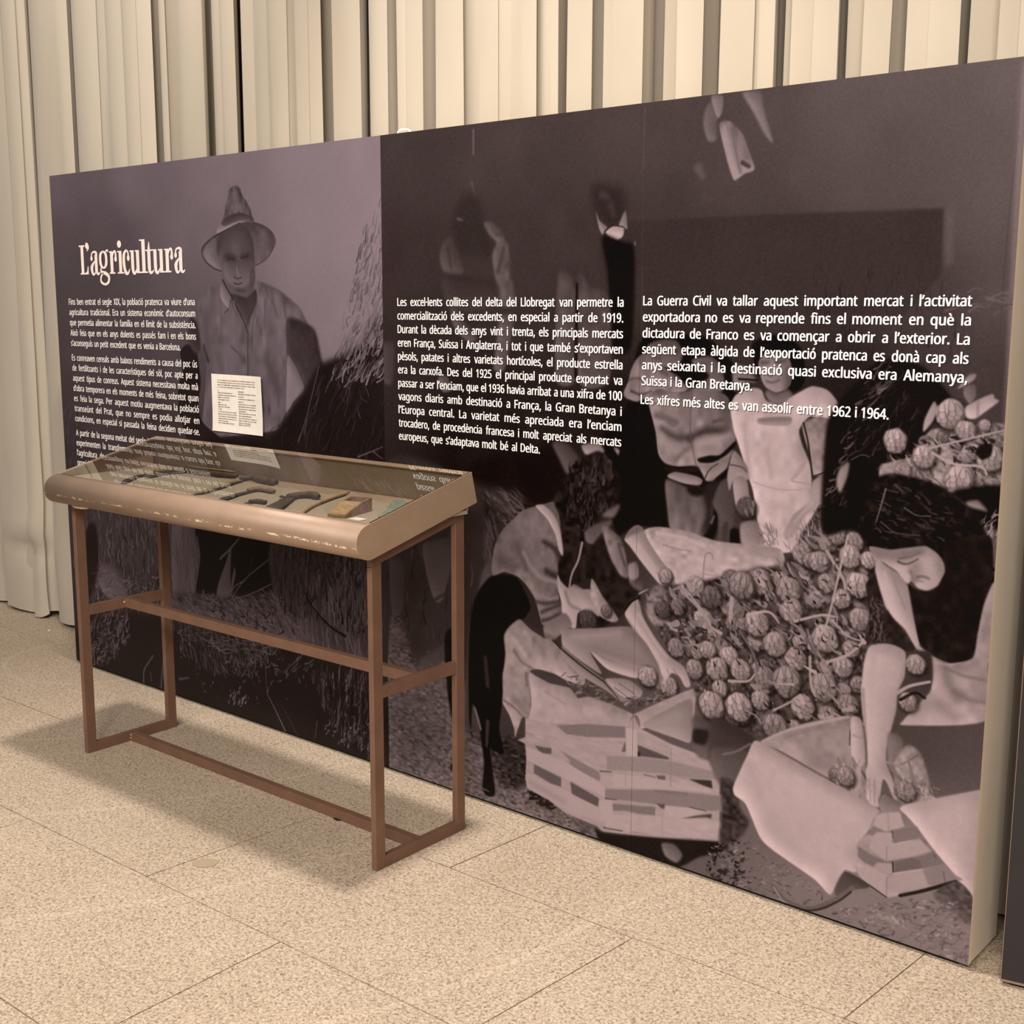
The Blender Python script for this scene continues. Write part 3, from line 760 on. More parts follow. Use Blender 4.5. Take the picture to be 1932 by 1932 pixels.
C 150 305 305 237 2911,352 3086,384
P 124 33 3128,430 3144,443 3157,436 3164,409 3149,399 3124,404
P 140 32 3170,418 3250,478 3339,532 3340,415 3315,402 3231,407
C 150 193 161 193 3210,427 3290,473
p 160 25 2718,339 2782,340 2929,367 3113,399 3140,436 3162,405 3272,382 3352,375 3447,355 3451,315 3442,307 3440,271 3452,269 3451,225 3442,219 3443,190 3453,187 3455,127 3361,104 3250,79 3032,39 3010,52 2887,59 2816,85 2727,101 2719,132 2723,192 2718,251 2685,256 2718,273
N 4 14 4
p 92 27 2757,255 2799,257 2826,262 2827,243 2791,235 2771,242
p 126 26 2865,260 2900,254 3014,230 3020,215 3016,201 2954,211 2902,219 2899,241
p 98 27 2755,191 2867,173 2867,143 2824,143 2755,160
p 90 26 2903,170 3016,145 3012,116 2963,120 2910,129
p 118 34 2845,342 2967,374 3109,397 3110,362 2968,332 2884,322
p 96 25 3110,353 3113,319 3097,315
p 84 25 3155,351 3212,345 3267,339 3266,332 3157,317
p 44 25 3154,330 3165,330 3165,317 3154,315
p 140 33 3043,289 3164,315 3274,329 3447,336 3448,317 3355,297 3221,280 3108,257 3043,244
p 128 33 3037,180 3222,227 3330,248 3450,268 3451,225 3397,210 3264,188 3125,166 3038,153
C 112 82 82 65 3222,225 3330,245
p 58 16 3335,290 3413,306 3417,282 3381,284
S 84 34 34 25 3018,234 3060,242
p 98 25 3224,273 3256,280 3257,266 3231,261
S 96 26 26 23 3179,264 3221,266
S 78 41 34 26 3041,151 3082,158
p 118 34 3067,141 3125,153 3223,174 3223,147 3161,135 3111,131 3069,119
p 84 25 3226,185 3257,191 3259,177 3244,175
S 84 48 32 24 3344,205 3397,209
p 74 24 3306,160 3358,183 3417,206 3416,191 3398,190
S 62 41 41 21 3036,55 3105,64
S 60 40 40 20 3145,73 3239,91
S 62 36 36 20 3274,98 3354,112
S 62 35 35 19 3367,116 3432,134
S 96 27 27 17 3032,39 3250,80 3445,125
p 174 25 3113,393 3152,396 3156,315 3115,307
p 170 33 3065,240 3221,262 3414,279 3414,267 3330,254 3066,194
p 172 33 3257,187 3345,204 3397,206 3312,162 3255,152
p 170 25 3039,101 3224,144 3452,192 3454,134 3250,87 3040,56
N 3 10 4
p 172 26 3017,140 3066,153 3067,109 3039,76 3018,70
p 168 27 2723,150 2867,138 3016,114 3017,70 2887,69 2816,88 2727,104
C 150 143 143 143 2743,125 2879,96
p 170 26 2722,242 2893,228 3037,189 3038,155 2894,174 2727,197
S 140 20 20 17 3113,302 3113,209
S 132 23 23 19 3273,368 3275,251
S 140 20 20 17 3248,147 3252,81
S 128 24 24 20 2963,375 2968,335
P 34 50 3001,43 3041,39 3219,76 3456,131 3464,106 3381,63 3303,6 3180,-9 3051,-18 3019,10
P 108 50 3249,66 3293,76 3322,52 3303,21 3262,30
P 66 74 3180,835 3320,871 3489,926 3616,973 3734,1074 3792,1101 3861,1020 3889,887 3886,676 3877,574 3759,562 3637,497 3540,451 3455,470 3366,513 3328,608 3258,665 3206,728
N 16 4 4
F 222 356 46 5 150 3204,815 3489,919 3734,1074 3854,1006 3884,844 3876,602 3636,512 3505,489 3383,540 3327,639 3215,745
H 100 158 110 441 147 150 45 160 3185,828 3489,919 3734,1074 3854,1006 3879,815 3656,776 3326,670 3206,744
H 96 160 120 265 44 150 55 60 3185,828 3489,919 3734,1074 3854,1006 3879,815 3656,776 3326,670 3206,744
H 96 160 130 208 44 100 70 61 3308,667 3864,827 3876,588 3604,497 3402,513
H 20 38 150 178 67 120 60 62 3214,808 3854,1006 3876,602 3572,482 3347,580
P 84 78 3350,486 3472,482 3573,467 3509,382 3371,363 3348,422
P 40 79 3351,446 3404,450 3388,407 3348,406
P 116 63 3198,845 3240,841 3255,752 3206,728 3174,770
N 14 4 4
A 3233,780 266 92 10
A 3394,843 348 96 10
A 3489,890 400 132 -20
S 150 120 120 38 3459,847 3457,786
A 3539,791 385 150 30
A 3632,900 375 140 10
A 3641,843 347 150 40
A 3281,675 298 128 10
A 3389,688 277 150 -10
A 3456,682 304 160 20
A 3345,624 296 140 0
A 3420,638 368 150 10
A 3494,650 333 150 20
A 3597,742 353 150 10
A 3660,713 335 145 60
A 3725,765 344 158 10
A 3569,642 343 128 0
A 3637,645 442 132 10
A 3430,582 262 150 0
A 3405,529 420 155 -10
A 3493,542 443 160 20
A 3560,578 301 150 0
A 3687,584 367 148 60
A 3607,512 390 130 0
A 3744,652 404 140 10
A 3796,718 298 150 20
A 3743,784 385 158 10
A 3810,1052 274 140 10
A 3801,1012 317 158 10
A 3854,1011 246 158 20
A 3829,941 359 158 0
A 3783,899 280 150 0
A 3836,853 306 148 10
A 3716,987 310 140 10
A 3741,934 281 140 30
A 3816,618 314 130 10
A 3764,1063 249 140 0
S 162 74 44 24 3510,810 3574,829 3607,804
S 158 71 43 23 3654,816 3730,846 3775,847
S 152 59 44 24 3602,557 3648,589 3679,618
S 158 76 45 24 3459,611 3517,622 3541,647
S 150 56 42 23 3760,837 3807,802 3851,796
S 156 71 71 23 3751,721 3809,753 3851,796
S 152 73 58 23 3702,726 3708,654 3726,613
S 150 46 46 21 3321,841 3375,788 3402,746
S 140 77 46 31 3294,844 3357,800 3412,732
S 92 75 60 30 3487,761 3530,708 3549,659
S 92 72 58 29 3670,807 3704,755 3720,729
S 88 71 57 29 3640,955 3681,910 3728,889
S 160 56 56 23 3717,787 3746,828 3793,1067
S 150 84 84 22 3737,1018 3784,954 3793,927
H 115 168 40 447 119 155 45 180 3214,808 3492,837 3854,1006 3888,648 3636,519 3383,540 3272,676
H 30 46 90 178 59 140 60 181 3214,808 3854,1006 3876,602 3572,482 3347,580
P 158 25 3100,745 3121,778 3145,799 3167,745 3209,693 3258,647 3313,621 3334,573 3317,564 3294,592 3269,596 3249,570 3234,586 3222,613 3180,667 3126,711
C 132 96 80 64 3110,728 3171,666 3219,615
C 172 80 80 80 3150,750 3208,680 3251,640
C 104 22 19 19 3274,610 3304,581
C 104 22 19 19 3252,606 3260,591
S 24 48 48 26 3102,759 3121,784 3150,802
P 26 80 3721,1349 3775,1433 3855,1516 3964,1506 4047,1421 3999,1367 3950,1285 3878,1226 3850,1088 3793,1081 3719,1072
H 26 60 120 399 40 60 40 63 3804,1435 3938,1493 3972,1365 3870,1252 3790,1136 3745,1159
H 62 104 80 351 46 42 16 64 3842,1502 3910,1517 3834,1383 3783,1272 3731,1129 3712,1064 3703,1098 3748,1242 3792,1381
H 20 34 50 323 46 42 16 65 3842,1502 3910,1517 3834,1383 3783,1272 3731,1129 3703,1098 3748,1242 3792,1381
P 22 41 3785,1245 3819,1275 3856,1251 3874,1212 3863,1116 3829,1085 3791,1122
P 132 41 3762,1236 3787,1256 3783,1217 3766,1175 3755,1201
S 92 19 19 19 3792,1262 3819,1277 3840,1274
P 138 26 3870,1252 3910,1271 3950,1283 3975,1326 3999,1354 4064,1363 4114,1374 4176,1371 4179,1253 4167,1227 4137,1201 4109,1211 4060,1210 3980,1229 3926,1230 3875,1210
N 14 5 4
F 154 256 16 9 158 3897,1254 3975,1326 4164,1365 4172,1240 4111,1215 3953,1239
H 130 168 30 385 77 150 50 166 3876,1259 3975,1326 4164,1365 4172,1240 4111,1215 3926,1237
H 70 165 150 231 39 160 50 66 3876,1259 3975,1326 4164,1365 4172,1240 4111,1215 3926,1237
H 24 44 44 153 76 150 50 67 3948,1324 4165,1340 4159,1252 4005,1264
A 3907,1319 315 160 5
A 4039,1394 380 158 10
A 3981,1285 298 160 0
A 4070,1237 371 160 0
A 4079,1357 252 158 0
A 4141,1294 325 155 0
A 4124,1372 149 150 0
P 158 20 4076,1412 4110,1434 4137,1446 4143,1436 4153,1430 4126,1406 4100,1386 4080,1387
C 124 62 50 37 4104,1430 4106,1392
P 148 21 3998,1421 4007,1406 3998,1373 3976,1346 3978,1378
P 100 31 4070,1460 4093,1466 4099,1442 4086,1420 4069,1441
P 132 25 4058,1462 4079,1488 4096,1491 4092,1478 4070,1462 4053,1454
P 26 25 4117,1326 4144,1328 4143,1301 4122,1289 4108,1304
S 150 63 38 20 3995,1308 4066,1330 4170,1363
S 158 64 51 20 4003,1296 4056,1274 4120,1273 4136,1256
P 20 76 4060,1210 4166,1233 4176,1177 4167,1126 4129,1134 4088,1181
P 120 38 4090,1184 4119,1192 4144,1168 4127,1170 4101,1174
H 110 160 30 280 43 60 50 68 4128,1147 4170,1177 4175,1050 4157,1060
P 92 51 4142,1084 4169,1100 4176,985 4163,996
P 26 40 3818,1104 3833,1147 3857,1217 3898,1237 3953,1233 4021,1219 4075,1186 4122,1152 4146,1110 4162,1048 4173,998 4169,945 4115,950 4035,977 4017,1055 3936,1051 3875,1025 3845,1046 3825,1078
N 8 5 5
H 42 66 50 394 53 165 25 69 3872,1199 4009,1199 4117,1120 4135,1044 4016,1081 3865,1076
H 16 24 60 341 66 160 40 70 3858,1197 4035,1201 4130,1121 4150,1007 4043,1058 3866,1062
S 84 32 32 26 3939,1154 3972,1139 4007,1141
S 70 40 32 35 3880,1112 3920,1089 3982,1090
S 98 46 32 21 3888,1197 3880,1162 3867,1110
S 66 66 40 40 3913,1209 3935,1191
P 38 34 3848,944 3870,978 3875,984 3885,939 3903,896 3929,866 3986,810 3969,786 3924,801 3855,802 3862,868
N 9 7 7
H 58 100 40 276 41 90 50 71 3855,908 3887,908 3923,816 3860,810
P 30 33 3959,960 3980,953 4010,953 4037,972 4050,1003 4045,1074 4153,1110 4165,991 4150,943 4140,868 4131,804 4083,782 4038,789 3998,817 3979,877
N 4 8 8
P 148 27 3853,1045 3908,1044 3961,1057 3999,1065 4029,1050 4046,1028 4049,1006 4034,971 4010,955 3985,957 3968,973 3958,964 3943,972 3929,991 3908,1001 3892,1010 3871,1015
N 3 8 8
C 164 344 291 238 4006,1025 4015,999
C 112 325 271 189 3869,1035 3927,1030
C 104 160 133 107 3947,1037 3987,1051
C 96 80 107 67 3965,996 3973,972
C 122 187 134 160 3977,1011 3976,983
C 118 135 135 135 3880,1033 3922,1033
C 122 105 105 105 4035,1036 4042,1000
C 52 40 27 21 3930,1017 3944,1013 3959,1016 3981,1030
C 90 40 27 32 3933,1025 3963,1034 3985,1047
C 168 67 54 54 3950,989 3961,983
C 92 67 53 40 3981,984 3996,988 4011,985
C 118 40 40 40 3979,976 3997,975
C 110 41 41 41 3913,999 3933,977
P 158 19 3876,1016 3871,988 3885,944 3903,901 3926,871 3958,846 3986,807 4002,797 3994,824 3978,882 3961,950 3955,963 3932,987 3903,1000
C 128 54 41 41 3914,989 3935,941 3955,899
C 172 68 54 54 3896,984 3921,914
P 150 21 3989,805 4001,807 4038,789 4078,781 4131,804 4140,868 4150,943 4167,996 4173,983 4172,812 4169,787 4173,655 3972,598 3966,609 4009,668 4030,698 4036,740 4028,777
N 7 9 9
C 168 32 32 21 4001,805 4033,780 4071,776 4125,800
C 112 161 268 161 4064,766 4076,728 4102,703
C 108 66 53 53 4066,767 4114,756 4167,756
C 106 106 93 93 4092,711 4132,699 4170,700
C 124 156 156 130 4163,913 4153,857
C 132 162 162 162 4057,668 4096,646
P 60 55 3962,785 4024,802 4034,760 4028,695 3968,670 3949,681 3960,725
A 3991,762 273 150 0
A 3976,661 256 146 0
S 158 82 69 22 3947,678 3979,703 4029,724
S 30 69 69 27 3956,662 3993,688 4019,680
P 166 23 3866,785 3904,800 3935,800 3962,787 3963,725 3948,682 3946,632 3936,580 3927,526 3929,486 3947,448 3964,406 3965,381 3953,396 3935,430 3922,441 3917,402 3916,364 3891,363 3874,384 3855,386 3858,428 3877,466 3872,533 3856,612 3850,668 3854,740
N 2 8 8
C 138 69 97 83 3963,775 3956,704 3946,618 3938,517
C 176 169 112 140 3896,762 3889,620 3902,508
C 128 57 57 57 3855,669 3871,529
C 116 20 17 20 3885,432 3891,372
C 116 20 17 20 3899,432 3902,371
C 116 20 17 20 3874,417 3872,385
P 62 93 3402,488 3460,492 3546,465 3538,424 3455,382 3407,356
P 88 78 3415,403 3520,419 3491,316 3438,302 3407,356
P 58 79 3442,321 3491,316 3507,250 3537,214 3511,162 3444,116 3450,234
N 10 5 5
S 104 77 62 46 3449,393 3492,413 3533,444
H 60 150 240 156 47 20 60 72 3415,98 3511,162 3615,140 3788,73 3874,42 3611,-2 3418,7
H 28 60 60 160 80 30 60 73 3415,107 3511,153 3534,44 3468,5 3418,16
P 140 29 3565,458 3679,533 3817,589 3859,574 3873,472 3865,389 3772,406 3629,446
N 6 8 8
C 124 440 440 293 3727,436 3804,439
C 166 89 89 44 3560,458 3645,509 3722,545 3817,587
C 122 29 29 29 3637,486 3731,533 3790,550
S 60 43 29 29 3826,550 3826,510
P 166 29 3826,583 3853,587 3861,542 3870,480 3857,456 3836,459
C 132 43 43 43 3834,540 3857,537
P 112 42 3928,566 3964,563 3971,521 3949,476 3933,487
P 120 43 3780,416 3836,463 3862,453 3861,380 3832,380
P 150 42 3949,483 3981,547 4017,532 4044,460 4030,433 4061,425 3978,387
N 10 5 5
C 92 34 28 28 3949,483 3976,498 4013,531
F 203 275 5 3 150 3793,411 3837,455 3858,444 3857,391
H 110 165 24 870 203 120 60 174 3793,411 3845,457 3861,392
A 3819,422 268 142 0
H 110 165 30 981 168 120 60 175 3954,469 4013,468 4046,429 3978,387
A 3984,425 275 140 0
A 3934,383 199 120 0
H 80 165 60 223 36 120 60 74 3951,452 4059,456 4076,437 3978,383
P 178 18 3540,448 3567,457 3728,411 3857,377 3917,354 3905,332 3887,284 3864,244 3863,168 3830,162 3811,127 3791,79 3742,109 3619,153 3574,180 3526,264 3489,282 3485,310 3525,408
N 2 8 8
C 168 308 154 216 3531,379 3566,309
C 170 459 306 367 3611,235 3695,164
P 122 28 3915,378 3934,399 3978,387 3964,363 3924,352
P 178 19 3971,377 4054,423 4173,479 4187,482 4180,197 4102,255 4021,331
N 2 8 8
P 146 20 3905,332 3924,354 3975,368 4020,335 4062,291 4122,242 4141,232 4068,189 3988,149 3951,125 3890,148 3864,168 3859,239 3887,282
N 5 8 5
p 168 21 3906,337 3932,352 3971,365 3986,329 3939,302 3905,310
C 150 43 43 43 3940,352 3945,306
p 122 21 3902,307 3935,300 3989,328 4019,339 4031,319 4006,297 3958,273 3896,281 3881,277
p 164 21 3913,294 3955,304 3957,273 4004,297 4028,308 4060,284 4008,253 3945,221 3894,242 3897,263 3904,282
p 116 22 3864,241 3899,227 3943,221 4012,254 4068,282 4092,260 4048,235 3963,194 3945,193 3884,199 3863,211
p 158 22 3918,211 3959,220 3962,194 3942,176 3905,189
p 104 29 3965,223 4012,252 4032,248 4036,231 3968,198
S 52 35 37 17 3960,224 3963,195
S 70 29 20 17 3954,308 3957,289
p 166 22 3885,197 3945,183 3948,128 3887,148 3883,174
p 160 22 3948,174 3961,192 4039,228 4054,199 3983,150 3949,125
p 132 21 4041,227 4092,259 4127,228 4102,207 4058,191 4052,202
p 168 22 3950,138 3981,150 3982,138 3951,124
S 172 34 34 23 3956,272 4004,296
S 174 34 34 23 3963,194 4039,229
S 126 20 20 17 3942,261 3943,223
S 126 20 20 17 3946,177 3948,129
S 90 22 22 17 4093,239 4100,210
S 84 28 28 20 4066,278 4070,271
S 34 71 99 28 3984,139 4030,164 4068,187 4126,223
S 44 44 29 24 3831,155 3890,144 3949,123
P 78 30 3831,157 3886,147 3899,134 3854,112 3813,81 3804,99
P 84 28 4069,169 4128,226 4171,194 4172,119 4124,139
N 12 5 4
S 100 137 107 46 3619,49 3656,21 3711,15 3755,30 3813,77 3854,120
S 52 45 61 24 3685,0 3755,23 3814,67 3850,106
S 150 46 31 31 3623,46 3657,13 3720,7 3804,10
S 148 146 88 117 3915,73 3997,59
H 96 170 160 115 43 30 60 75 3832,45 4107,177 4163,116 4155,9 3957,37
H 84 118 160 202 52 20 50 76 3747,8 4107,177 4164,101 4155,9 3876,17
S 168 58 58 23 3968,74 3984,63
S 158 57 57 23 4032,124 4048,126
G 3
'''
PRINT_GAIN, PRINT_BLACK = (.84, .93, 1.02, 1), (.009, .008, .008, 1)      # ink density of the print
BANDS = [(-4.4660, -4.2559, 0.342, 0.404), (-4.2346, -4.0316, 0.345, 0.406), (-4.0251, -3.7320, 0.350, 0.396), (-3.7004, -3.4431, 0.342, 0.409), (-3.4112, -3.1304, 0.350, 0.405), (-3.0904, -2.8786, 0.348, 0.369), (-2.8776, -2.7151, 0.342, 0.367), (-2.6795, -2.4911, 0.346, 0.388), (-2.4900, -2.3635, 0.344, 0.376), (-2.3417, -2.0508, 0.344, 0.373), (-2.0351, -1.8376, 0.349, 0.410), (-1.8133, -1.5842, 0.347, 0.368), (-1.5548, -1.2844, 0.348, 0.375), (-1.2465, -0.9544, 0.336, 0.364), (-0.9544, -0.8445, 0.335, 0.350), (-0.8659, -0.8098, 0.362, 0.384), (-0.7708, -0.8058, 0.362, 0.398), (-0.6934, -0.4675, 0.335, 0.345), (-0.4675, -0.4064, 0.345, 0.369), (-0.4429, -0.4785, 0.391, 0.434), (-0.3130, -0.1216, 0.335, 0.345), (-0.1329, -0.0640, 0.352, 0.352), (-0.0529, 0.0666, 0.345, 0.352), (0.0928, 0.1994, 0.335, 0.340), (0.1949, 0.2720, 0.343, 0.369), (0.1759, 0.1475, 0.434, 0.492), (0.3695, 0.4085, 0.340, 0.345), (0.3843, 0.3823, 0.362, 0.420), (0.5027, 0.6658, 0.335, 0.345), (0.6658, 0.6485, 0.345, 0.376), (0.5501, 0.5359, 0.449, 0.492), (0.7113, 0.7611, 0.362, 0.362), (0.7835, 0.8678, 0.345, 0.355), (0.8589, 0.8268, 0.362, 0.405), (0.7143, 0.6610, 0.492, 0.550), (0.9380, 0.9962, 0.335, 0.350), (0.9962, 1.0883, 0.350, 0.345), (1.1006, 1.2103, 0.335, 0.345), (1.2043, 1.2117, 0.350, 0.384), (1.2693, 1.3371, 0.335, 0.343), (1.3348, 1.3885, 0.345, 0.362), (1.2892, 1.3213, 0.449, 0.478), (1.4814, 1.6184, 0.335, 0.350), (1.6057, 1.5683, 0.362, 0.434), (1.5067, 1.5001, 0.492, 0.507), (1.6717, 1.7612, 0.345, 0.352), (1.7511, 1.7384, 0.362, 0.420), (1.8196, 1.8627, 0.340, 0.345), (1.8617, 1.9399, 0.346, 0.352), (1.9303, 1.9117, 0.362, 0.449), (2.0254, 2.1388, 0.330, 0.345), (2.0967, 2.1496, 0.391, 0.420), (2.2255, 2.2996, 0.335, 0.345), (2.2953, 2.3434, 0.350, 0.362), (2.3535, 2.3773, 0.350, 0.376), (2.4119, 2.4684, 0.335, 0.340), (2.4386, 2.4895, 0.376, 0.391), (2.5302, 2.5546, 0.340, 0.345), (2.5506, 2.5259, 0.350, 0.434), (2.6073, 2.6927, 0.330, 0.345), (2.6420, 2.6616, 0.413, 0.449), (2.7257, 2.7459, 0.362, 0.376), (2.7797, 2.8882, 0.330, 0.345), (2.8813, 2.8811, 0.355, 0.413), (2.8368, 2.8593, 0.478, 0.507), (2.9561, 2.9770, 0.362, 0.391), (3.0169, 3.1014, 0.330, 0.345), (3.0545, 3.0726, 0.420, 0.478), (3.0637, 3.0730, 0.492, 0.492), (3.1718, 3.2758, 0.330, 0.340), (3.2701, 3.3319, 0.350, 0.355), (3.3282, 3.3125, 0.362, 0.405), (3.2724, 3.2764, 0.478, 0.521), (3.3476, 3.3582, 0.391, 0.405), (3.3880, 3.4483, 0.350, 0.369), (3.4685, 3.5331, 0.330, 0.340), (3.5331, 3.5213, 0.340, 0.376), (3.4783, 3.4796, 0.463, 0.507), (3.5398, 3.5793, 0.384, 0.405), (3.6150, 3.6890, 0.330, 0.345), (3.6554, 3.6754, 0.420, 0.463), (3.7272, 3.7849, 0.345, 0.355), (3.7912, 3.8691, 0.340, 0.345), (3.8224, 3.8369, 0.463, 0.507), (3.8844, 3.9448, 0.384, 0.420), (3.9774, 4.0280, 0.330, 0.350), (4.0280, 4.1800, 0.335, 0.350), (4.1800, 4.2300, 0.400, 0.450), (4.2350, 4.3519, 0.335, 0.350), (4.3519, 4.4019, 0.400, 0.450), (4.4069, 4.5323, 0.335, 0.350), (4.5323, 4.5823, 0.400, 0.450), (4.5873, 4.7409, 0.335, 0.350), (4.7409, 4.7909, 0.400, 0.450), (4.7959, 4.9338, 0.335, 0.350), (4.9338, 4.9838, 0.400, 0.450), (4.9888, 5.1077, 0.335, 0.350), (5.1077, 5.1577, 0.400, 0.450), (5.1627, 5.2605, 0.335, 0.350), (5.2605, 5.3105, 0.400, 0.450), (5.3155, 5.4214, 0.335, 0.350), (5.4214, 5.4714, 0.400, 0.450), (5.4764, 5.6124, 0.335, 0.350), (5.6124, 5.6624, 0.400, 0.450), (5.6674, 5.7607, 0.335, 0.350), (5.7607, 5.8107, 0.400, 0.450), (5.8157, 5.9683, 0.335, 0.350), (5.9683, 6.0183, 0.400, 0.450), (6.0233, 6.1248, 0.335, 0.350), (6.1248, 6.1748, 0.400, 0.450), (6.1798, 6.3327, 0.335, 0.350), (6.3327, 6.3827, 0.400, 0.450), (6.3877, 6.4925, 0.335, 0.350), (6.4925, 6.5425, 0.400, 0.450), (6.5475, 6.7040, 0.335, 0.350), (6.7040, 6.7540, 0.400, 0.450), (6.7590, 6.8955, 0.335, 0.350), (6.8955, 6.9455, 0.400, 0.450), (6.9505, 7.0709, 0.335, 0.350), (7.0709, 7.1209, 0.400, 0.450), (7.1259, 7.2473, 0.335, 0.350), (7.2473, 7.2973, 0.400, 0.450), (7.3023, 7.4344, 0.335, 0.350), (7.4344, 7.4844, 0.400, 0.450), (7.4894, 7.6165, 0.335, 0.350), (7.6165, 7.6665, 0.400, 0.450), (7.6715, 7.7764, 0.335, 0.350), (7.7764, 7.8264, 0.400, 0.450)]
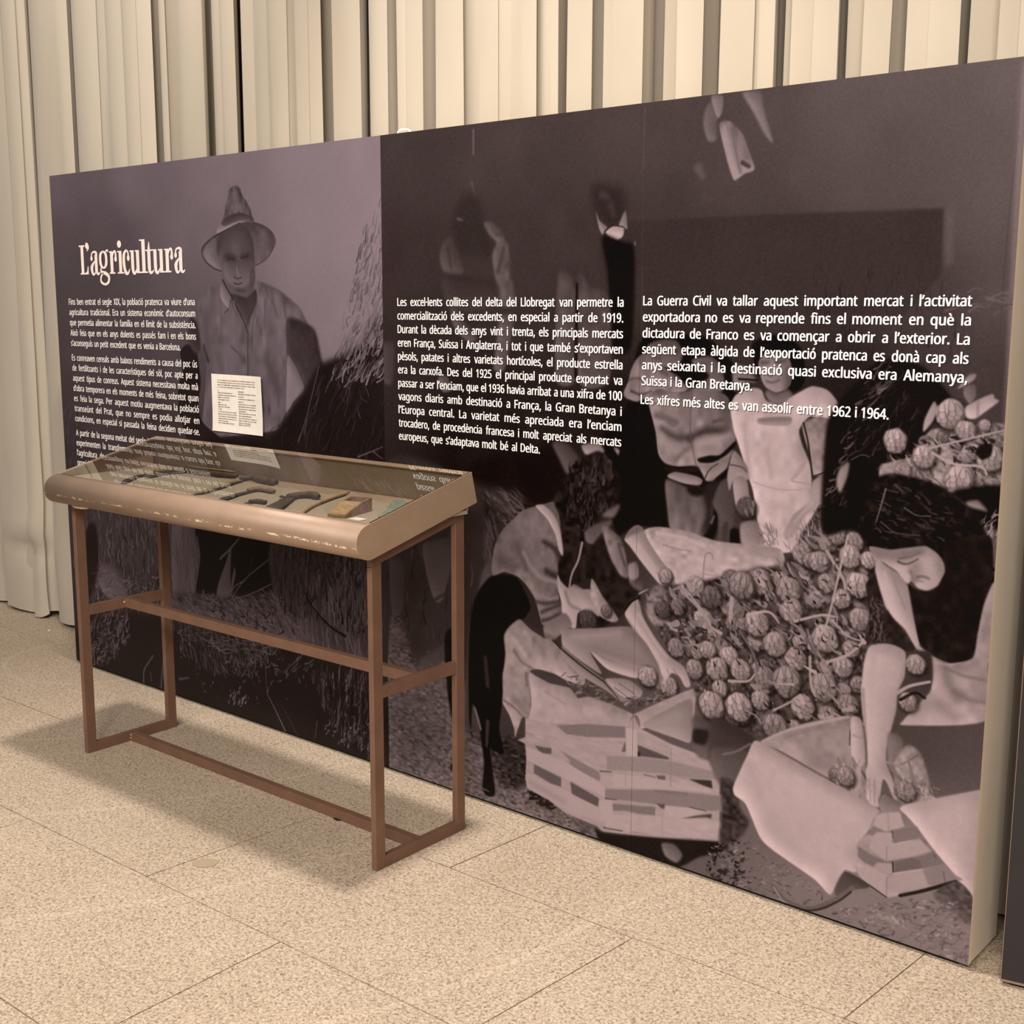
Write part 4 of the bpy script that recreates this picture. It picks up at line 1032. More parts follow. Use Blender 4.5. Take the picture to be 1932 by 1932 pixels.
# letter outlines for the printed paragraphs: letter, advance, closed outlines (1/1000 em)
GLYPHS = '''
, 215 154,84,136,23,111,-42,85,-103,33,-103,49,-38,63,31,73,93,148,93
- 258 32,184,32,246,226,246,226,184
. 215 58,43,61,69,72,85,88,94,107,97,126,94,142,85,153,69,157,43,153,18,142,2,126,-8,107,-11,88,-8,72,2,61,18
0 459 419,287,409,163,395,112,376,70,349,37,316,12,276,-3,229,-8,170,1,122,27,86,70,60,129,44,201,39,287,44,373,58,446,83,504,119,547,167,573,229,581,287,573,335,547,372,504,399,446,414,373 110,287,113,215,121,156,137,111,159,78,190,59,229,52,268,59,298,78,320,110,336,156,345,215,348,287,345,359,336,417,320,463,298,495,268,515,229,521,190,515,159,495,137,463,121,417,113,359
1 459 285,0,216,0,216,400,216,439,217,470,219,499,196,477,169,455,108,405,71,452,226,573,285,573
2 459 417,0,38,0,38,59,188,210,261,287,306,353,318,387,322,424,315,466,294,496,261,514,221,520,181,517,147,506,83,466,45,513,94,548,153,572,221,581,270,576,313,562,347,540,372,510,388,472,394,428,389,385,375,344,353,305,324,267,247,185,128,67,128,64,417,64
3 459 395,439,392,403,381,372,363,347,340,326,310,311,277,302,277,298,337,283,379,255,405,214,413,163,407,116,390,74,360,40,318,14,263,-3,193,-8,110,-1,36,23,36,89,114,61,194,51,260,59,305,81,331,117,339,164,335,197,320,223,297,242,265,255,226,263,179,265,123,265,123,326,180,326,223,329,259,339,286,356,307,377,319,404,323,434,316,471,295,498,262,516,219,521,164,515,117,498,75,473,39,521,73,544,115,563,163,576,218,581,296,571,352,540,384,495
4 459 443,130,359,130,359,0,291,0,291,130,17,130,17,190,286,576,359,576,359,193,443,193 291,374,291,412,293,444,294,474,295,500,292,500,276,468,257,438,86,193,291,193
5 459 221,351,275,346,322,331,361,307,389,274,407,232,413,183,407,128,387,81,356,43,314,15,261,-2,199,-8,116,0,51,23,51,90,121,62,200,52,239,55,274,65,302,82,323,106,336,137,341,176,332,225,306,262,262,284,197,292,146,288,99,280,64,302,86,573,373,573,373,508,146,508,132,342,169,348
6 459 44,245,51,342,75,433,95,474,121,510,155,539,196,562,246,576,306,581,344,579,377,573,377,513,344,520,308,523,257,518,216,504,183,483,158,454,139,419,127,380,115,291,119,291,150,326,194,350,255,358,302,353,342,338,375,313,400,279,416,236,421,184,415,129,399,82,372,44,336,15,291,-2,239,-8,199,-4,163,7,130,26,101,54,77,89,59,133,48,185 238,51,284,59,320,84,343,125,351,184,344,233,324,271,289,295,241,303,205,299,175,287,150,270,131,248,119,223,115,198,123,146,146,99,185,64,210,55
9 459 417,328,410,231,387,139,366,99,340,63,306,33,265,11,214,-3,154,-8,117,-6,82,0,82,60,115,53,152,50,204,54,245,68,278,90,303,118,322,153,334,192,346,281,341,281,310,247,266,223,204,214,158,219,118,235,85,260,61,294,45,336,40,387,46,443,63,491,90,529,127,557,171,575,223,581,262,577,299,565,332,545,361,518,384,483,402,439,413,388 223,521,178,513,142,488,118,447,110,388,117,339,137,301,171,277,220,269,256,273,286,285,311,303,330,325,342,349,346,374,338,426,315,474,277,508,252,518
A 512 437,0,368,177,141,177,73,0,0,0,224,575,289,575,512,0 282,415,274,438,263,473,255,500,247,468,238,438,230,415,165,241,346,241
B 521 241,573,336,565,404,541,434,515,453,478,459,431,456,399,446,371,431,347,409,328,382,313,350,304,350,300,415,279,441,261,461,236,474,203,478,163,472,115,454,74,425,42,385,19,337,5,279,0,78,0,78,573 256,329,318,335,357,352,377,382,384,423,376,463,351,490,308,506,245,511,150,511,150,329 150,269,150,61,265,61,330,68,371,91,394,125,401,168,398,197,388,221,370,241,344,256,307,266,260,269
C 507 323,517,280,513,241,502,206,482,178,456,155,423,139,383,129,337,125,286,131,220,147,164,175,117,213,83,262,62,322,55,394,62,460,78,460,15,393,-2,312,-8,232,1,166,28,115,72,78,131,56,203,49,287,53,349,67,406,89,456,120,499,159,534,206,559,261,575,324,581,409,572,482,547,453,486,394,508
D 585 536,292,528,203,501,131,457,74,399,33,325,8,237,0,78,0,78,573,254,573,335,565,404,540,460,501,502,446,528,377 460,289,454,359,435,415,404,457,361,487,308,505,244,511,150,511,150,62,228,62,299,68,357,87,402,119,434,164,454,220
E 446 398,0,78,0,78,573,398,573,398,509,150,509,150,330,383,330,383,268,150,268,150,63,398,63
F 416 150,0,78,0,78,573,398,573,398,509,150,509,150,306,383,306,383,243,150,243
G 584 326,302,524,302,524,22,431,-1,323,-8,241,1,173,28,120,71,81,130,57,202,49,286,58,370,84,442,127,500,186,544,259,571,346,581,437,572,516,547,489,484,421,508,342,517,278,510,225,489,181,455,150,409,131,353,124,286,130,222,146,166,175,119,216,84,270,62,340,55,404,59,452,68,452,238,326,238
I 272 239,0,32,0,32,42,99,57,99,515,32,531,32,573,239,573,239,531,172,515,172,57,239,42
L 420 78,0,78,573,150,573,150,64,400,64,400,0
P 485 229,573,326,562,393,528,421,495,439,454,444,404,433,336,417,306,395,278,364,255,324,238,275,227,216,223,150,223,150,0,78,0,78,573 223,511,150,511,150,285,208,285,258,288,298,296,330,311,352,334,365,363,370,401,361,449,334,484,289,504
S 440 403,153,396,106,378,66,348,35,307,11,257,-3,198,-8,137,-5,83,4,41,19,41,88,113,65,201,55,240,57,273,66,298,79,316,98,327,120,330,147,327,173,318,194,302,213,277,230,196,265,131,294,85,330,57,375,48,435,54,477,71,513,99,542,136,563,180,576,231,581,318,572,389,549,366,487,302,508,229,517,196,515,169,507,148,494,133,478,124,457,121,434,124,407,133,386,149,367,172,351,246,318,332,279,362,255,385,228,398,194
X 470 467,0,385,0,233,249,79,0,3,0,193,298,15,573,95,573,236,348,377,573,453,573,276,300
a 450 231,437,299,428,347,403,376,358,385,293,385,0,334,0,320,61,317,61,279,22,234,-1,172,-8,136,-5,103,6,75,23,55,48,41,80,37,119,50,176,87,219,152,245,243,257,316,259,316,285,310,330,293,359,265,375,227,380,163,370,106,347,84,400,151,426 252,208,184,200,141,182,118,155,110,119,115,87,132,66,157,53,188,49,238,56,279,79,306,117,315,172,315,210
b 493 139,461,138,410,135,373,139,373,161,398,189,419,226,432,272,437,322,431,365,412,401,381,428,338,444,283,449,215,444,147,427,91,400,48,365,17,322,-2,272,-8,226,-3,189,10,161,31,139,55,133,55,119,0,68,0,68,609,139,609 260,379,219,374,188,361,165,339,150,308,142,268,139,217,139,214,145,144,165,93,202,61,261,51,312,61,348,93,369,145,376,216,369,287,348,338,311,368
c 385 241,-8,187,-2,139,15,99,45,69,87,50,143,44,213,51,284,71,342,102,385,142,415,191,432,245,438,309,431,358,415,337,356,292,370,244,376,204,371,172,358,148,335,131,303,120,263,117,213,120,166,131,126,148,94,172,71,202,58,240,53,302,60,351,78,351,15,304,-2
d 493 221,-8,171,-2,128,17,92,48,65,91,49,146,44,214,49,282,66,338,93,381,128,413,171,432,221,438,280,429,323,407,354,374,359,374,356,405,354,438,354,609,425,609,425,0,368,0,358,58,354,58,323,24,279,1 232,51,290,60,328,88,348,135,355,200,355,213,349,284,329,336,291,369,231,379,181,368,146,334,124,281,117,213,124,144,146,93,181,61
e 452 234,438,286,432,329,414,364,385,390,346,406,299,411,244,411,201,117,201,127,137,154,90,197,62,254,52,327,60,392,82,392,20,327,-1,251,-8,194,-2,143,17,101,48,70,91,51,146,44,212,50,277,68,333,96,378,134,411,181,431 233,380,188,372,154,348,130,309,119,257,338,257,335,292,326,322,312,346,292,364,266,376
f 276 266,375,158,375,158,0,87,0,87,375,12,375,12,408,87,432,87,457,92,507,104,547,124,577,152,597,186,609,227,613,274,609,310,599,292,544,262,552,228,556,197,550,175,532,162,502,158,458,158,430,266,430
g 493 221,438,261,434,297,422,329,402,355,373,359,373,369,430,425,430,425,-7,420,-63,404,-109,378,-146,341,-172,293,-187,233,-192,147,-186,78,-165,78,-100,149,-125,237,-134,286,-126,324,-101,347,-63,355,-13,355,4,356,32,358,57,354,57,329,28,299,8,263,-4,221,-8,170,-2,126,18,91,51,56,121,44,214,56,306,91,377,126,411,169,431 230,379,197,374,169,359,147,336,130,303,120,262,117,213,124,143,146,92,182,60,232,50,288,58,309,69,326,85,349,131,356,197,356,214,353,267,343,309,326,340,302,362,270,374
h 496 139,431,138,399,135,370,140,370,174,407,221,429,273,437,321,433,360,421,391,400,413,370,426,330,431,280,431,0,361,0,361,275,355,321,338,353,308,372,265,379,222,374,189,360,166,338,150,308,142,269,139,222,139,0,68,0,68,609,139,609
i 207 139,430,139,0,68,0,68,430 104,591,133,580,142,566,145,546,142,526,133,512,104,501,88,504,75,512,66,526,63,546,66,566,75,580,88,588
j 207 18,-192,-18,-190,-44,-183,-44,-126,-19,-132,9,-134,32,-130,51,-120,64,-100,68,-67,68,430,139,430,139,-64,136,-101,126,-133,110,-159,87,-177,56,-189 63,546,66,566,75,580,88,588,104,591,133,580,142,566,145,546,142,526,133,512,104,501,88,504,75,512,66,526
l 207 139,0,68,0,68,609,139,609
m 750 540,438,603,429,649,401,676,352,685,280,685,0,615,0,615,277,610,321,594,353,567,372,528,379,474,369,438,342,418,298,411,237,411,0,342,0,342,277,332,333,320,353,303,367,281,376,253,379,215,374,185,360,164,338,150,308,141,269,139,223,139,0,68,0,68,430,125,430,136,371,140,371,173,409,217,431,266,438,312,433,349,420,378,398,398,366,402,366,427,398,461,420,499,433
n 496 275,438,343,429,391,401,421,352,431,280,431,0,361,0,361,275,355,321,338,353,308,372,265,379,204,368,166,338,146,289,139,223,139,0,68,0,68,430,125,430,136,371,140,371,175,409,222,431
o 485 442,216,438,165,428,121,411,82,388,51,359,25,324,7,285,-4,241,-8,200,-4,163,7,129,25,100,51,77,82,59,121,48,165,44,216,50,282,68,336,97,380,137,412,186,431,244,438,299,431,347,412,387,380,417,336,436,282 117,216,120,169,130,128,147,95,172,71,203,56,243,51,282,56,314,71,339,95,356,128,366,169,369,216,365,263,355,303,338,335,314,359,282,374,242,379,185,368,147,335,124,284
p 493 273,438,322,432,365,413,401,383,428,339,444,284,449,216,444,148,427,93,401,49,365,17,322,-2,272,-8,213,1,170,24,139,55,134,55,137,20,139,-16,139,-192,68,-192,68,430,126,430,136,371,139,371,170,405,213,429 260,379,221,374,190,362,167,342,152,313,142,275,139,229,139,216,142,167,150,126,165,93,188,70,220,55,261,51,297,56,326,72,348,98,364,131,373,171,376,217,369,283,348,334,311,367
q 493 354,-9,355,25,358,58,354,58,332,32,303,11,266,-3,219,-8,170,-2,128,17,93,48,66,91,49,146,44,214,50,282,67,338,93,381,129,413,172,432,221,438,267,433,304,419,333,397,355,371,358,371,369,430,425,430,425,-192,354,-192 233,51,272,55,304,67,327,87,342,116,352,153,355,199,355,213,348,285,328,337,290,369,231,379,181,368,145,334,124,281,117,213,124,145,146,93,182,61
r 331 269,438,295,437,319,433,310,368,287,372,264,374,217,363,176,334,149,289,139,229,139,0,68,0,68,430,126,430,134,351,137,351,170,395,214,426,240,435
s 384 348,119,343,80,327,49,302,24,268,6,226,-4,176,-8,99,-1,42,19,42,83,104,60,178,49,224,53,256,66,274,86,280,112,271,141,239,167,174,196,103,228,76,245,57,266,45,292,41,324,52,372,85,408,137,430,202,438,275,430,339,409,315,353,258,372,197,380,159,377,131,366,114,350,108,328,119,298,154,274,219,246,289,215,314,197,333,176,344,150
t 289 212,50,245,53,272,59,272,5,240,-4,200,-8,167,-5,138,4,112,20,91,44,78,79,74,125,74,375,13,375,13,409,75,437,103,528,144,528,144,430,269,430,269,375,144,375,144,127,149,93,163,69,185,54
u 496 427,430,427,0,370,0,359,57,356,57,321,20,273,-1,220,-8,173,-4,134,8,103,29,81,59,68,99,63,148,63,430,135,430,135,153,141,108,158,76,188,57,230,51,273,55,306,69,330,91,345,121,354,160,357,206,357,430
v 407 163,0,0,430,75,430,167,176,180,137,193,96,201,63,204,63,214,96,227,138,241,176,332,430,407,430,244,0
x 424 170,220,22,430,102,430,213,268,322,430,402,430,253,220,410,0,330,0,213,172,94,0,14,0
y 409 1,430,76,430,169,185,184,144,196,105,205,68,209,68,224,121,245,186,333,430,409,430,224,-59,188,-130,165,-156,138,-176,106,-188,67,-192,34,-190,9,-186,9,-130,30,-133,56,-135,99,-126,130,-99,152,-59,174,-2
z 377 346,0,31,0,31,47,262,375,45,375,45,430,340,430,340,377,112,55,346,55
· 215 58,283,61,308,72,325,88,334,107,337,126,334,142,325,153,308,157,283,153,258,142,241,126,232,107,229,88,232,72,241,61,258
à 450 231,437,299,428,347,403,376,358,385,293,385,0,334,0,320,61,317,61,279,22,234,-1,172,-8,136,-5,103,6,75,23,55,48,41,80,37,119,50,176,87,219,152,245,243,257,316,259,316,285,310,330,293,359,265,375,227,380,163,370,106,347,84,400,151,426 252,208,184,200,141,182,118,155,110,119,115,87,132,66,157,53,188,49,238,56,279,79,306,117,315,172,315,210 205,614,227,575,255,532,282,496,282,486,235,486,204,513,171,546,142,579,121,606,121,614
ç 385 241,-8,187,-2,139,15,99,45,69,87,50,143,44,213,51,284,71,342,102,385,142,415,191,432,245,438,309,431,358,415,337,356,292,370,244,376,204,371,172,358,148,335,131,303,120,263,117,213,120,166,131,126,148,94,172,71,202,58,240,53,302,60,351,78,351,15,304,-2 306,-111,299,-146,277,-171,240,-187,188,-192,165,-191,148,-188,148,-144,167,-147,190,-148,234,-141,246,-130,249,-113,244,-95,228,-83,176,-69,211,0,257,0,237,-43,272,-55,297,-77
è 452 234,438,286,432,329,414,364,385,390,346,406,299,411,244,411,201,117,201,127,137,154,90,197,62,254,52,327,60,392,82,392,20,327,-1,251,-8,194,-2,143,17,101,48,70,91,51,146,44,212,50,277,68,333,96,378,134,411,181,431 233,380,188,372,154,348,130,309,119,257,338,257,335,292,326,322,312,346,292,364,266,376 209,614,231,575,259,532,285,496,285,486,238,486,208,513,174,546,145,579,124,606,124,614
é 452 234,438,286,432,329,414,364,385,390,346,406,299,411,244,411,201,117,201,127,137,154,90,197,62,254,52,327,60,392,82,392,20,327,-1,251,-8,194,-2,143,17,101,48,70,91,51,146,44,212,50,277,68,333,96,378,134,411,181,431 233,380,188,372,154,348,130,309,119,257,338,257,335,292,326,322,312,346,292,364,266,376 347,606,326,579,296,546,263,513,233,486,186,486,186,496,212,532,240,575,262,614,347,614
í 207 139,0,68,0,68,430,139,430 222,606,201,579,171,546,138,513,107,486,61,486,61,496,87,532,115,575,137,614,222,614
ï 207 139,0,68,0,68,430,139,430 -9,546,-6,564,2,576,29,585,55,576,64,564,67,546,64,529,55,516,29,506,2,516,-6,529 142,546,145,564,153,576,179,585,205,576,214,564,217,546,214,529,205,516,179,506,153,516,145,529
ò 485 442,216,438,165,428,121,411,82,388,51,359,25,324,7,285,-4,241,-8,200,-4,163,7,129,25,100,51,77,82,59,121,48,165,44,216,50,282,68,336,97,380,137,412,186,431,244,438,299,431,347,412,387,380,417,336,436,282 117,216,120,169,130,128,147,95,172,71,203,56,243,51,282,56,314,71,339,95,356,128,366,169,369,216,365,263,355,303,338,335,314,359,282,374,242,379,185,368,147,335,124,284 223,614,245,575,273,532,300,496,300,486,253,486,222,513,189,546,159,579,139,606,139,614
ó 485 442,216,438,165,428,121,411,82,388,51,359,25,324,7,285,-4,241,-8,200,-4,163,7,129,25,100,51,77,82,59,121,48,165,44,216,50,282,68,336,97,380,137,412,186,431,244,438,299,431,347,412,387,380,417,336,436,282 117,216,120,169,130,128,147,95,172,71,203,56,243,51,282,56,314,71,339,95,356,128,366,169,369,216,365,263,355,303,338,335,314,359,282,374,242,379,185,368,147,335,124,284 362,606,341,579,311,546,278,513,247,486,200,486,200,496,227,532,254,575,277,614,362,614
ú 496 427,430,427,0,370,0,359,57,356,57,321,20,273,-1,220,-8,173,-4,134,8,103,29,81,59,68,99,63,148,63,430,135,430,135,153,141,108,158,76,188,57,230,51,273,55,306,69,330,91,345,121,354,160,357,206,357,430 366,606,346,579,316,546,283,513,252,486,205,486,205,496,231,532,259,575,281,614,366,614
ü 496 427,430,427,0,370,0,359,57,356,57,321,20,273,-1,220,-8,173,-4,134,8,103,29,81,59,68,99,63,148,63,430,135,430,135,153,141,108,158,76,188,57,230,51,273,55,306,69,330,91,345,121,354,160,357,206,357,430 136,546,138,564,147,576,173,585,200,576,208,564,211,546,208,529,200,516,173,506,147,516,138,529 286,546,289,564,297,576,323,585,350,576,358,564,361,546,358,529,350,516,323,506,297,516,289,529
’ 140 131,564,112,503,88,437,62,376,10,376,21,424,32,476,42,527,50,573,125,573
'''
# ---------------------------------------------------------------- floor of 60 x 124 cm slabs
bm = bmesh.new(); box(bm, (-6, -7, -.06), (10, 3.2, -.022)); floor = tag(obj('floor', bm, MAT['grout']), kind='structure')
def slabs():
    rng = random.Random(3); ang = R(1.2); ca, sa = math.cos(ang), math.sin(ang); px, py = 2.7, -.432
    tilew, tilel, gap = .605, 1.245, .0018
    joints = {0: 2.785, 1: 3.385, 2: 2.735, 3: 3.30, 4: 2.95, -1: 3.42, -2: 2.9, -3: 3.3}
    skew = {0: .085, 1: .085, 2: .0, -1: .05}
    for row in range(-5, 11):
        y1 = (1-row)*tilew-0.0; y0 = y1-tilew          # row 0 is the one against the partition
        x0 = joints.get(row, rng.uniform(2, 3.2)); sk = skew.get(row, 0)
        for k in range(-7, 7):
            xa = x0+k*tilel-px; xb = xa+tilel
            if xa+px > 9 or xb+px < -5.4: continue
            P = []
            for (x, y) in ((xa+gap, y0+gap), (xb-gap, y0+gap), (xb-gap, y1-gap), (xa+gap, y1-gap)):
                x += sk*(y-y0); P.append((px+x*ca-y*sa, py+x*sa+y*ca))
            bm = bmesh.new(); z = rng.uniform(-.0009, 0)
            prism(bm, P, 'z', -.022, z)
            obj('tile', bm, MAT['floor'], floor)
slabs()

# ---------------------------------------------------------------- back wall and the long pleated curtain in front of it
bm = bmesh.new(); box(bm, (-5.5, 1.0, 0), (9.5, 1.1, 5.6)); tag(obj('wall_back', bm, MAT['plaster']), kind='structure')
def curtain():
    # one entry per visible fold: (left x, right x, depth at left, depth at right)
    bands = BANDS
    pts = []
    for (xa, xb, da, db) in bands:
        n = 4 if xb-xa > .08 else 2
        for i in range(n+1):
            t = i/n; bulge = -.012*math.sin(math.pi*t)*min(1, (xb-xa)/.2)
            pts.append((xa+(xb-xa)*t, da+(db-da)*t+bulge))
        # the cloth turns back behind the next fold
    P = []
    for i, p in enumerate(pts):
        P.append(p)
    zs = [0.012, .03, .06, .1, .16, .22, .28, .32, .36, .40, .45, .52, .62, .8, 1.0, 1.3, 1.6, 1.9, 2.2, 2.5, 2.9, 3.3, 3.8, 4.4, 5.0, 5.5]
    V = []; rng = random.Random(8)
    ph = [rng.uniform(0, 6.28) for _ in P]
    for z in zs:
        for i, (x, y) in enumerate(P):
            lean = (2.9-z)*.004*math.sin(i*.9)+(2.9-z)*.003*math.sin(i*.37+1)
            low = max(0, 1-z/1.3)
            deep = 1+1.1*max(0, min(1, (2.0-z)/1.8)); y = .355+(y-.355)*deep
            dx = lean+.006*low*math.sin(z*9+i*.55); dy = .005*low*math.sin(z*7+i*.8)
            # the lower part of two left folds is nipped together by a loop of thread
            for (cx, cz) in ((-1.02, .36),):
                g = math.exp(-((x-cx)/.13)**2)*math.exp(-((z-cz)/.055)**2); dx += (cx-x)*.42*g; dy += .035*g
                g2 = math.exp(-((x-cx)/.16)**2)*math.exp(-((z-cz-.11)/.07)**2); dy -= .03*g2
            taper = .55+.45*min(1, max(0, z-.0)/.14)
            zz = z+(.010*math.sin(i*.6)+.010*math.sin(i*.23+2)+.008 if z < .05 else 0)*(1 if z < .02 else .5)
            V.append((x+dx, y+dy, max(.006, zz)))
    n = len(P); F = [(a*n+i, a*n+i+1, (a+1)*n+i+1, (a+1)*n+i) for a in range(len(zs)-1) for i in range(n-1)]
    o = obj('curtain', (V, [], F), MAT['curtain'], smooth=True)
    s = o.modifiers.new('thickness', 'SOLIDIFY'); s.thickness = .004
    e = o.modifiers.new('creases', 'EDGE_SPLIT'); e.split_angle = R(38)
    tag(o, 'long cream pleated curtain hanging to the floor behind the printed partition', 'curtain')
curtain()

# ---------------------------------------------------------------- printed exhibition partition
part = tag(empty('exhibition_partition', (2.085, .1, 0)), 'long partition printed with grey-brown farming photographs and white Catalan text', 'partition wall', kind='thing')
def plocal(o):
    o.parent = part; o.location = (-2.085, -.1, 0); return o
rgb = paint_mural(MURAL)
img = bpy.data.images.new('farm_print', PW, PH, alpha=False); img.colorspace_settings.name = 'sRGB'
px_ = np.ones((PH, PW, 4), np.float32); px_[..., :3] = rgb; img.pixels.foreach_set(px_.ravel()); img.update(); img.pack()
def print_material():
    m = M('farm_photo_print', .42, .12)
    uv = m.n('ShaderNodeTexCoord').outputs['UV']; t = m.n('ShaderNodeTexImage', image=img, extension='EXTEND', interpolation='Linear'); m.l(uv, t.inputs[0])
    q = m.mix(1.0, m.mix(1.0, t.outputs[0], PRINT_BLACK, 'SUBTRACT'), PRINT_GAIN, 'MULTIPLY'); m.color(q); return m.m
MAT['print'] = print_material()
PT = 2.2                                              # height of the boards
def board(x0, x1, g0=.0005, g1=.0005):
    xa, xb = x0+g0, x1-g1; bm = bmesh.new(); box(bm, (xa, 0, .012), (xb, .018, PT)); uv = bm.loops.layers.uv.new('UVMap')
    for f in bm.faces:
        f.material_index = 0 if f.calc_center_median().y < .001 else (1 if f.calc_center_median().x > 4.16 or f.calc_center_median().z > 2.19 else 2)
        for l in f.loops: l[uv].uv = (l.vert.co.x*PPM/PW, l.vert.co.z*PPM/PH)
    return plocal(obj('print_panel', bm, [MAT['print'], MAT['edge'], MAT['black']]))
b1 = board(0, 2.0855, 0); b2 = board(2.0855, 3.137); b3 = board(3.137, 4.170, .0005, 0)
b1['label'] = 'board printed with a farmer in a straw hat among reeds'
b2['label'] = 'board printed with a bending woman, a black dog and a wooden crate'
b3['label'] = 'board printed with two women and a heap of artichokes'
bm = bmesh.new(); box(bm, (.004, .0185, .012), (4.164, .2, PT-.006)); plocal(obj('core', bm, MAT['white_board']))
bm = bmesh.new(); box(bm, (4.1645, .021, .012), (4.169, .2, PT)); o = plocal(obj('side_panel', bm, MAT['white_board'])); o['label'] = 'plain ivory end board'
bm = bmesh.new(); box(bm, (.03, .012, 0), (4.14, .19, .012)); plocal(obj('plinth', bm, MAT['black']))
bm = bmesh.new(); tube(bm, catmull([(2.135, .03, PT-.008), (2.14, .03, PT+.012), (2.165, .03, PT+.016), (2.19, .03, PT+.010), (2.195, .03, PT-.008)], 4), .003, 6)
o = plocal(obj('hanging_loop', bm, MAT['card'])); o['label'] = 'small white wire loop on the top edge'

# lettering: every word is placed so that the lines run justified like the print
_fc = {}
GL = {}
for ln in GLYPHS.strip('\n').split('\n'):
    k, adv, *cs = ln.split(' '); GL[k] = (float(adv)/1000, [np.array(c.split(','), float).reshape(-1, 2)/1000 for c in cs])
def word_mesh(txt, size, sx, bold):
    key = (txt, size, sx, bold)
    if key not in _fc:
        c = bpy.data.curves.new('w', 'CURVE'); c.dimensions = '2D'; c.fill_mode = 'BOTH'; c.offset = bold; x = 0.0
        for ch in txt:
            adv, cs = GL[ch]
            for P in cs:
                s = c.splines.new('POLY'); s.points.add(len(P)-1); s.use_cyclic_u = True
                s.points.foreach_set('co', np.hstack([P+[x, 0], np.zeros((len(P), 1)), np.ones((len(P), 1))]).ravel())
            x += adv
        o = bpy.data.objects.new('w', c); COL.objects.link(o); dg = bpy.context.evaluated_depsgraph_get()
        me = bpy.data.meshes.new_from_object(o.evaluated_get(dg)); COL.objects.unlink(o)
        V = np.array([v.co[:2] for v in me.vertices]); F = [tuple(p.vertices) for p in me.polygons]
        bpy.data.objects.remove(o); bpy.data.curves.remove(c); bpy.data.meshes.remove(me)
        V[:, 0] -= V[:, 0].min(); V = V*np.array([size*sx, size]); _fc[key] = (V, F, V[:, 0].max())
    return _fc[key]
def text_block(parent, lines, size, sx, bold, name='lettering'):
    """lines: (text, x0, x1 or None, baseline z)"""
    Vs, Fs = [], []
    for (txt, x0, x1, z) in lines:
        ws = [word_mesh(wd, size, sx, bold) for wd in txt.split()]
        tot = sum(q[2] for q in ws); gap = (x1-x0-tot)/(len(ws)-1) if x1 else size*sx*.22
        k = 1.0
        g0 = size*sx*.17; g1 = size*sx*.52
        if x1 and gap < g0: k = (x1-x0-g0*(len(ws)-1))/tot; gap = g0
        elif x1 and gap > g1 and len(ws) > 3: k = min(1.12, (x1-x0-g1*(len(ws)-1))/tot); gap = (x1-x0-tot*k)/(len(ws)-1)
        x = x0
        for V, F, wd in ws:
            b = len(Vs); Vs += [(x+a*k, 0, z+c) for a, c in V]; Fs += [tuple(b+i for i in f) for f in F]; x += wd*k+gap
    for nm, mat, dx, dz, y in ((name+'_shadow', MAT['ink_shadow'], .0016, -.0018, -.0004), (name, MAT['letters'], 0, 0, -.0008)):
        n = len(Vs)          # set three times, a hair apart, for the semi-bold weight of the print
        C3 = ((-.0007, -.0002), (.0003, .0003), (.0011, -.0001))
        o = obj(nm, ([(v[0]+dx+a, y-.0001*k, v[2]+dz+c) for k, (a, c) in enumerate(C3) for v in Vs], [], [tuple(i+n*k for i in f) for k in range(3) for f in Fs]), mat, parent)
LP = .0447
TS, TW = .0455, .81
A = ['Fins ben entrat el segle XIX, la població pratenca va viure d’una', 'agricultura tradicional. Era un sistema econòmic d’autoconsum',
     'que permetia alimentar la família en el límit de la subsistència.', 'Això feia que en els anys dolents es passés fam i en els bons', 's’aconseguís un petit excedent que es venia a Barcelona.']
B_ = ['Es conreaven cereals amb baixos rendiments a causa del poc ús', 'de fertilitzants i de les característiques del sòl, poc apte per a', 'aquest tipus de conreus. Aquest sistema necessitava molta mà',
      'd’obra temporera en els moments de més feina, sobretot quan', 'es feia la sega. Per aquest motiu augmentava la població', 'transeünt del Prat, que no sempre es podia allotjar en', 'condicions, en especial si passada la feina decidien quedar-se.']
C_ = ['A partir de la segona meitat del segle XIX', 'experimenten la transformació', 'l’agricultura de secà', 'propició']
xa, xb = .105, 1.026; L = []; z = 1.645
for i, t in enumerate(A): L.append((t, xa, xb if i < 4 else xa+.815, z-i*LP))
z = 1.645-4*LP-.064
for i, t in enumerate(B_): L.append((t, xa, xb, z-i*LP))
z -= 6*LP+.064
for i, t in enumerate(C_): L.append((t, xa, xa+(.60, .45, .30, .13)[i], z-i*LP))
text_block(b1, L, TS, TW, .0)
D_ = ['Les excel·lents collites del delta del Llobregat van permetre la', 'comercialització dels excedents, en especial a partir de 1919.', 'Durant la dècada dels anys vint i trenta, els principals mercats',
      'eren França, Suïssa i Anglaterra, i tot i que també s’exportaven', 'pèsols, patates i altres varietats hortícoles, el producte estrella', 'era la carxofa. Des del 1925 el principal producte exportat va',
      'passar a ser l’enciam, que el 1936 havia arribat a una xifra de 100', 'vagons diaris amb destinació a França, la Gran Bretanya i', 'l’Europa central. La varietat més apreciada era l’enciam',
      'trocadero, de procedència francesa i molt apreciat als mercats', 'europeus, que s’adaptava molt bé al Delta.']
text_block(b2, [(t, 2.156, 3.076 if i < 10 else 2.156+.615, 1.645-i*LP) for i, t in enumerate(D_)], TS, TW, .0)
E_ = ['La Guerra Civil va tallar aquest important mercat i l’activitat', 'exportadora no es va reprende fins el moment en què la', 'dictadura de Franco es va començar a obrir a l’exterior. La',
      'següent etapa àlgida de l’exportació pratenca es donà cap als', 'anys seixanta i la destinació quasi exclusiva era Alemanya,', 'Suïssa i la Gran Bretanya.']
L = [(t, 3.145, 4.075 if i < 5 else 3.145+.355, 1.649-i*.0449) for i, t in enumerate(E_)]
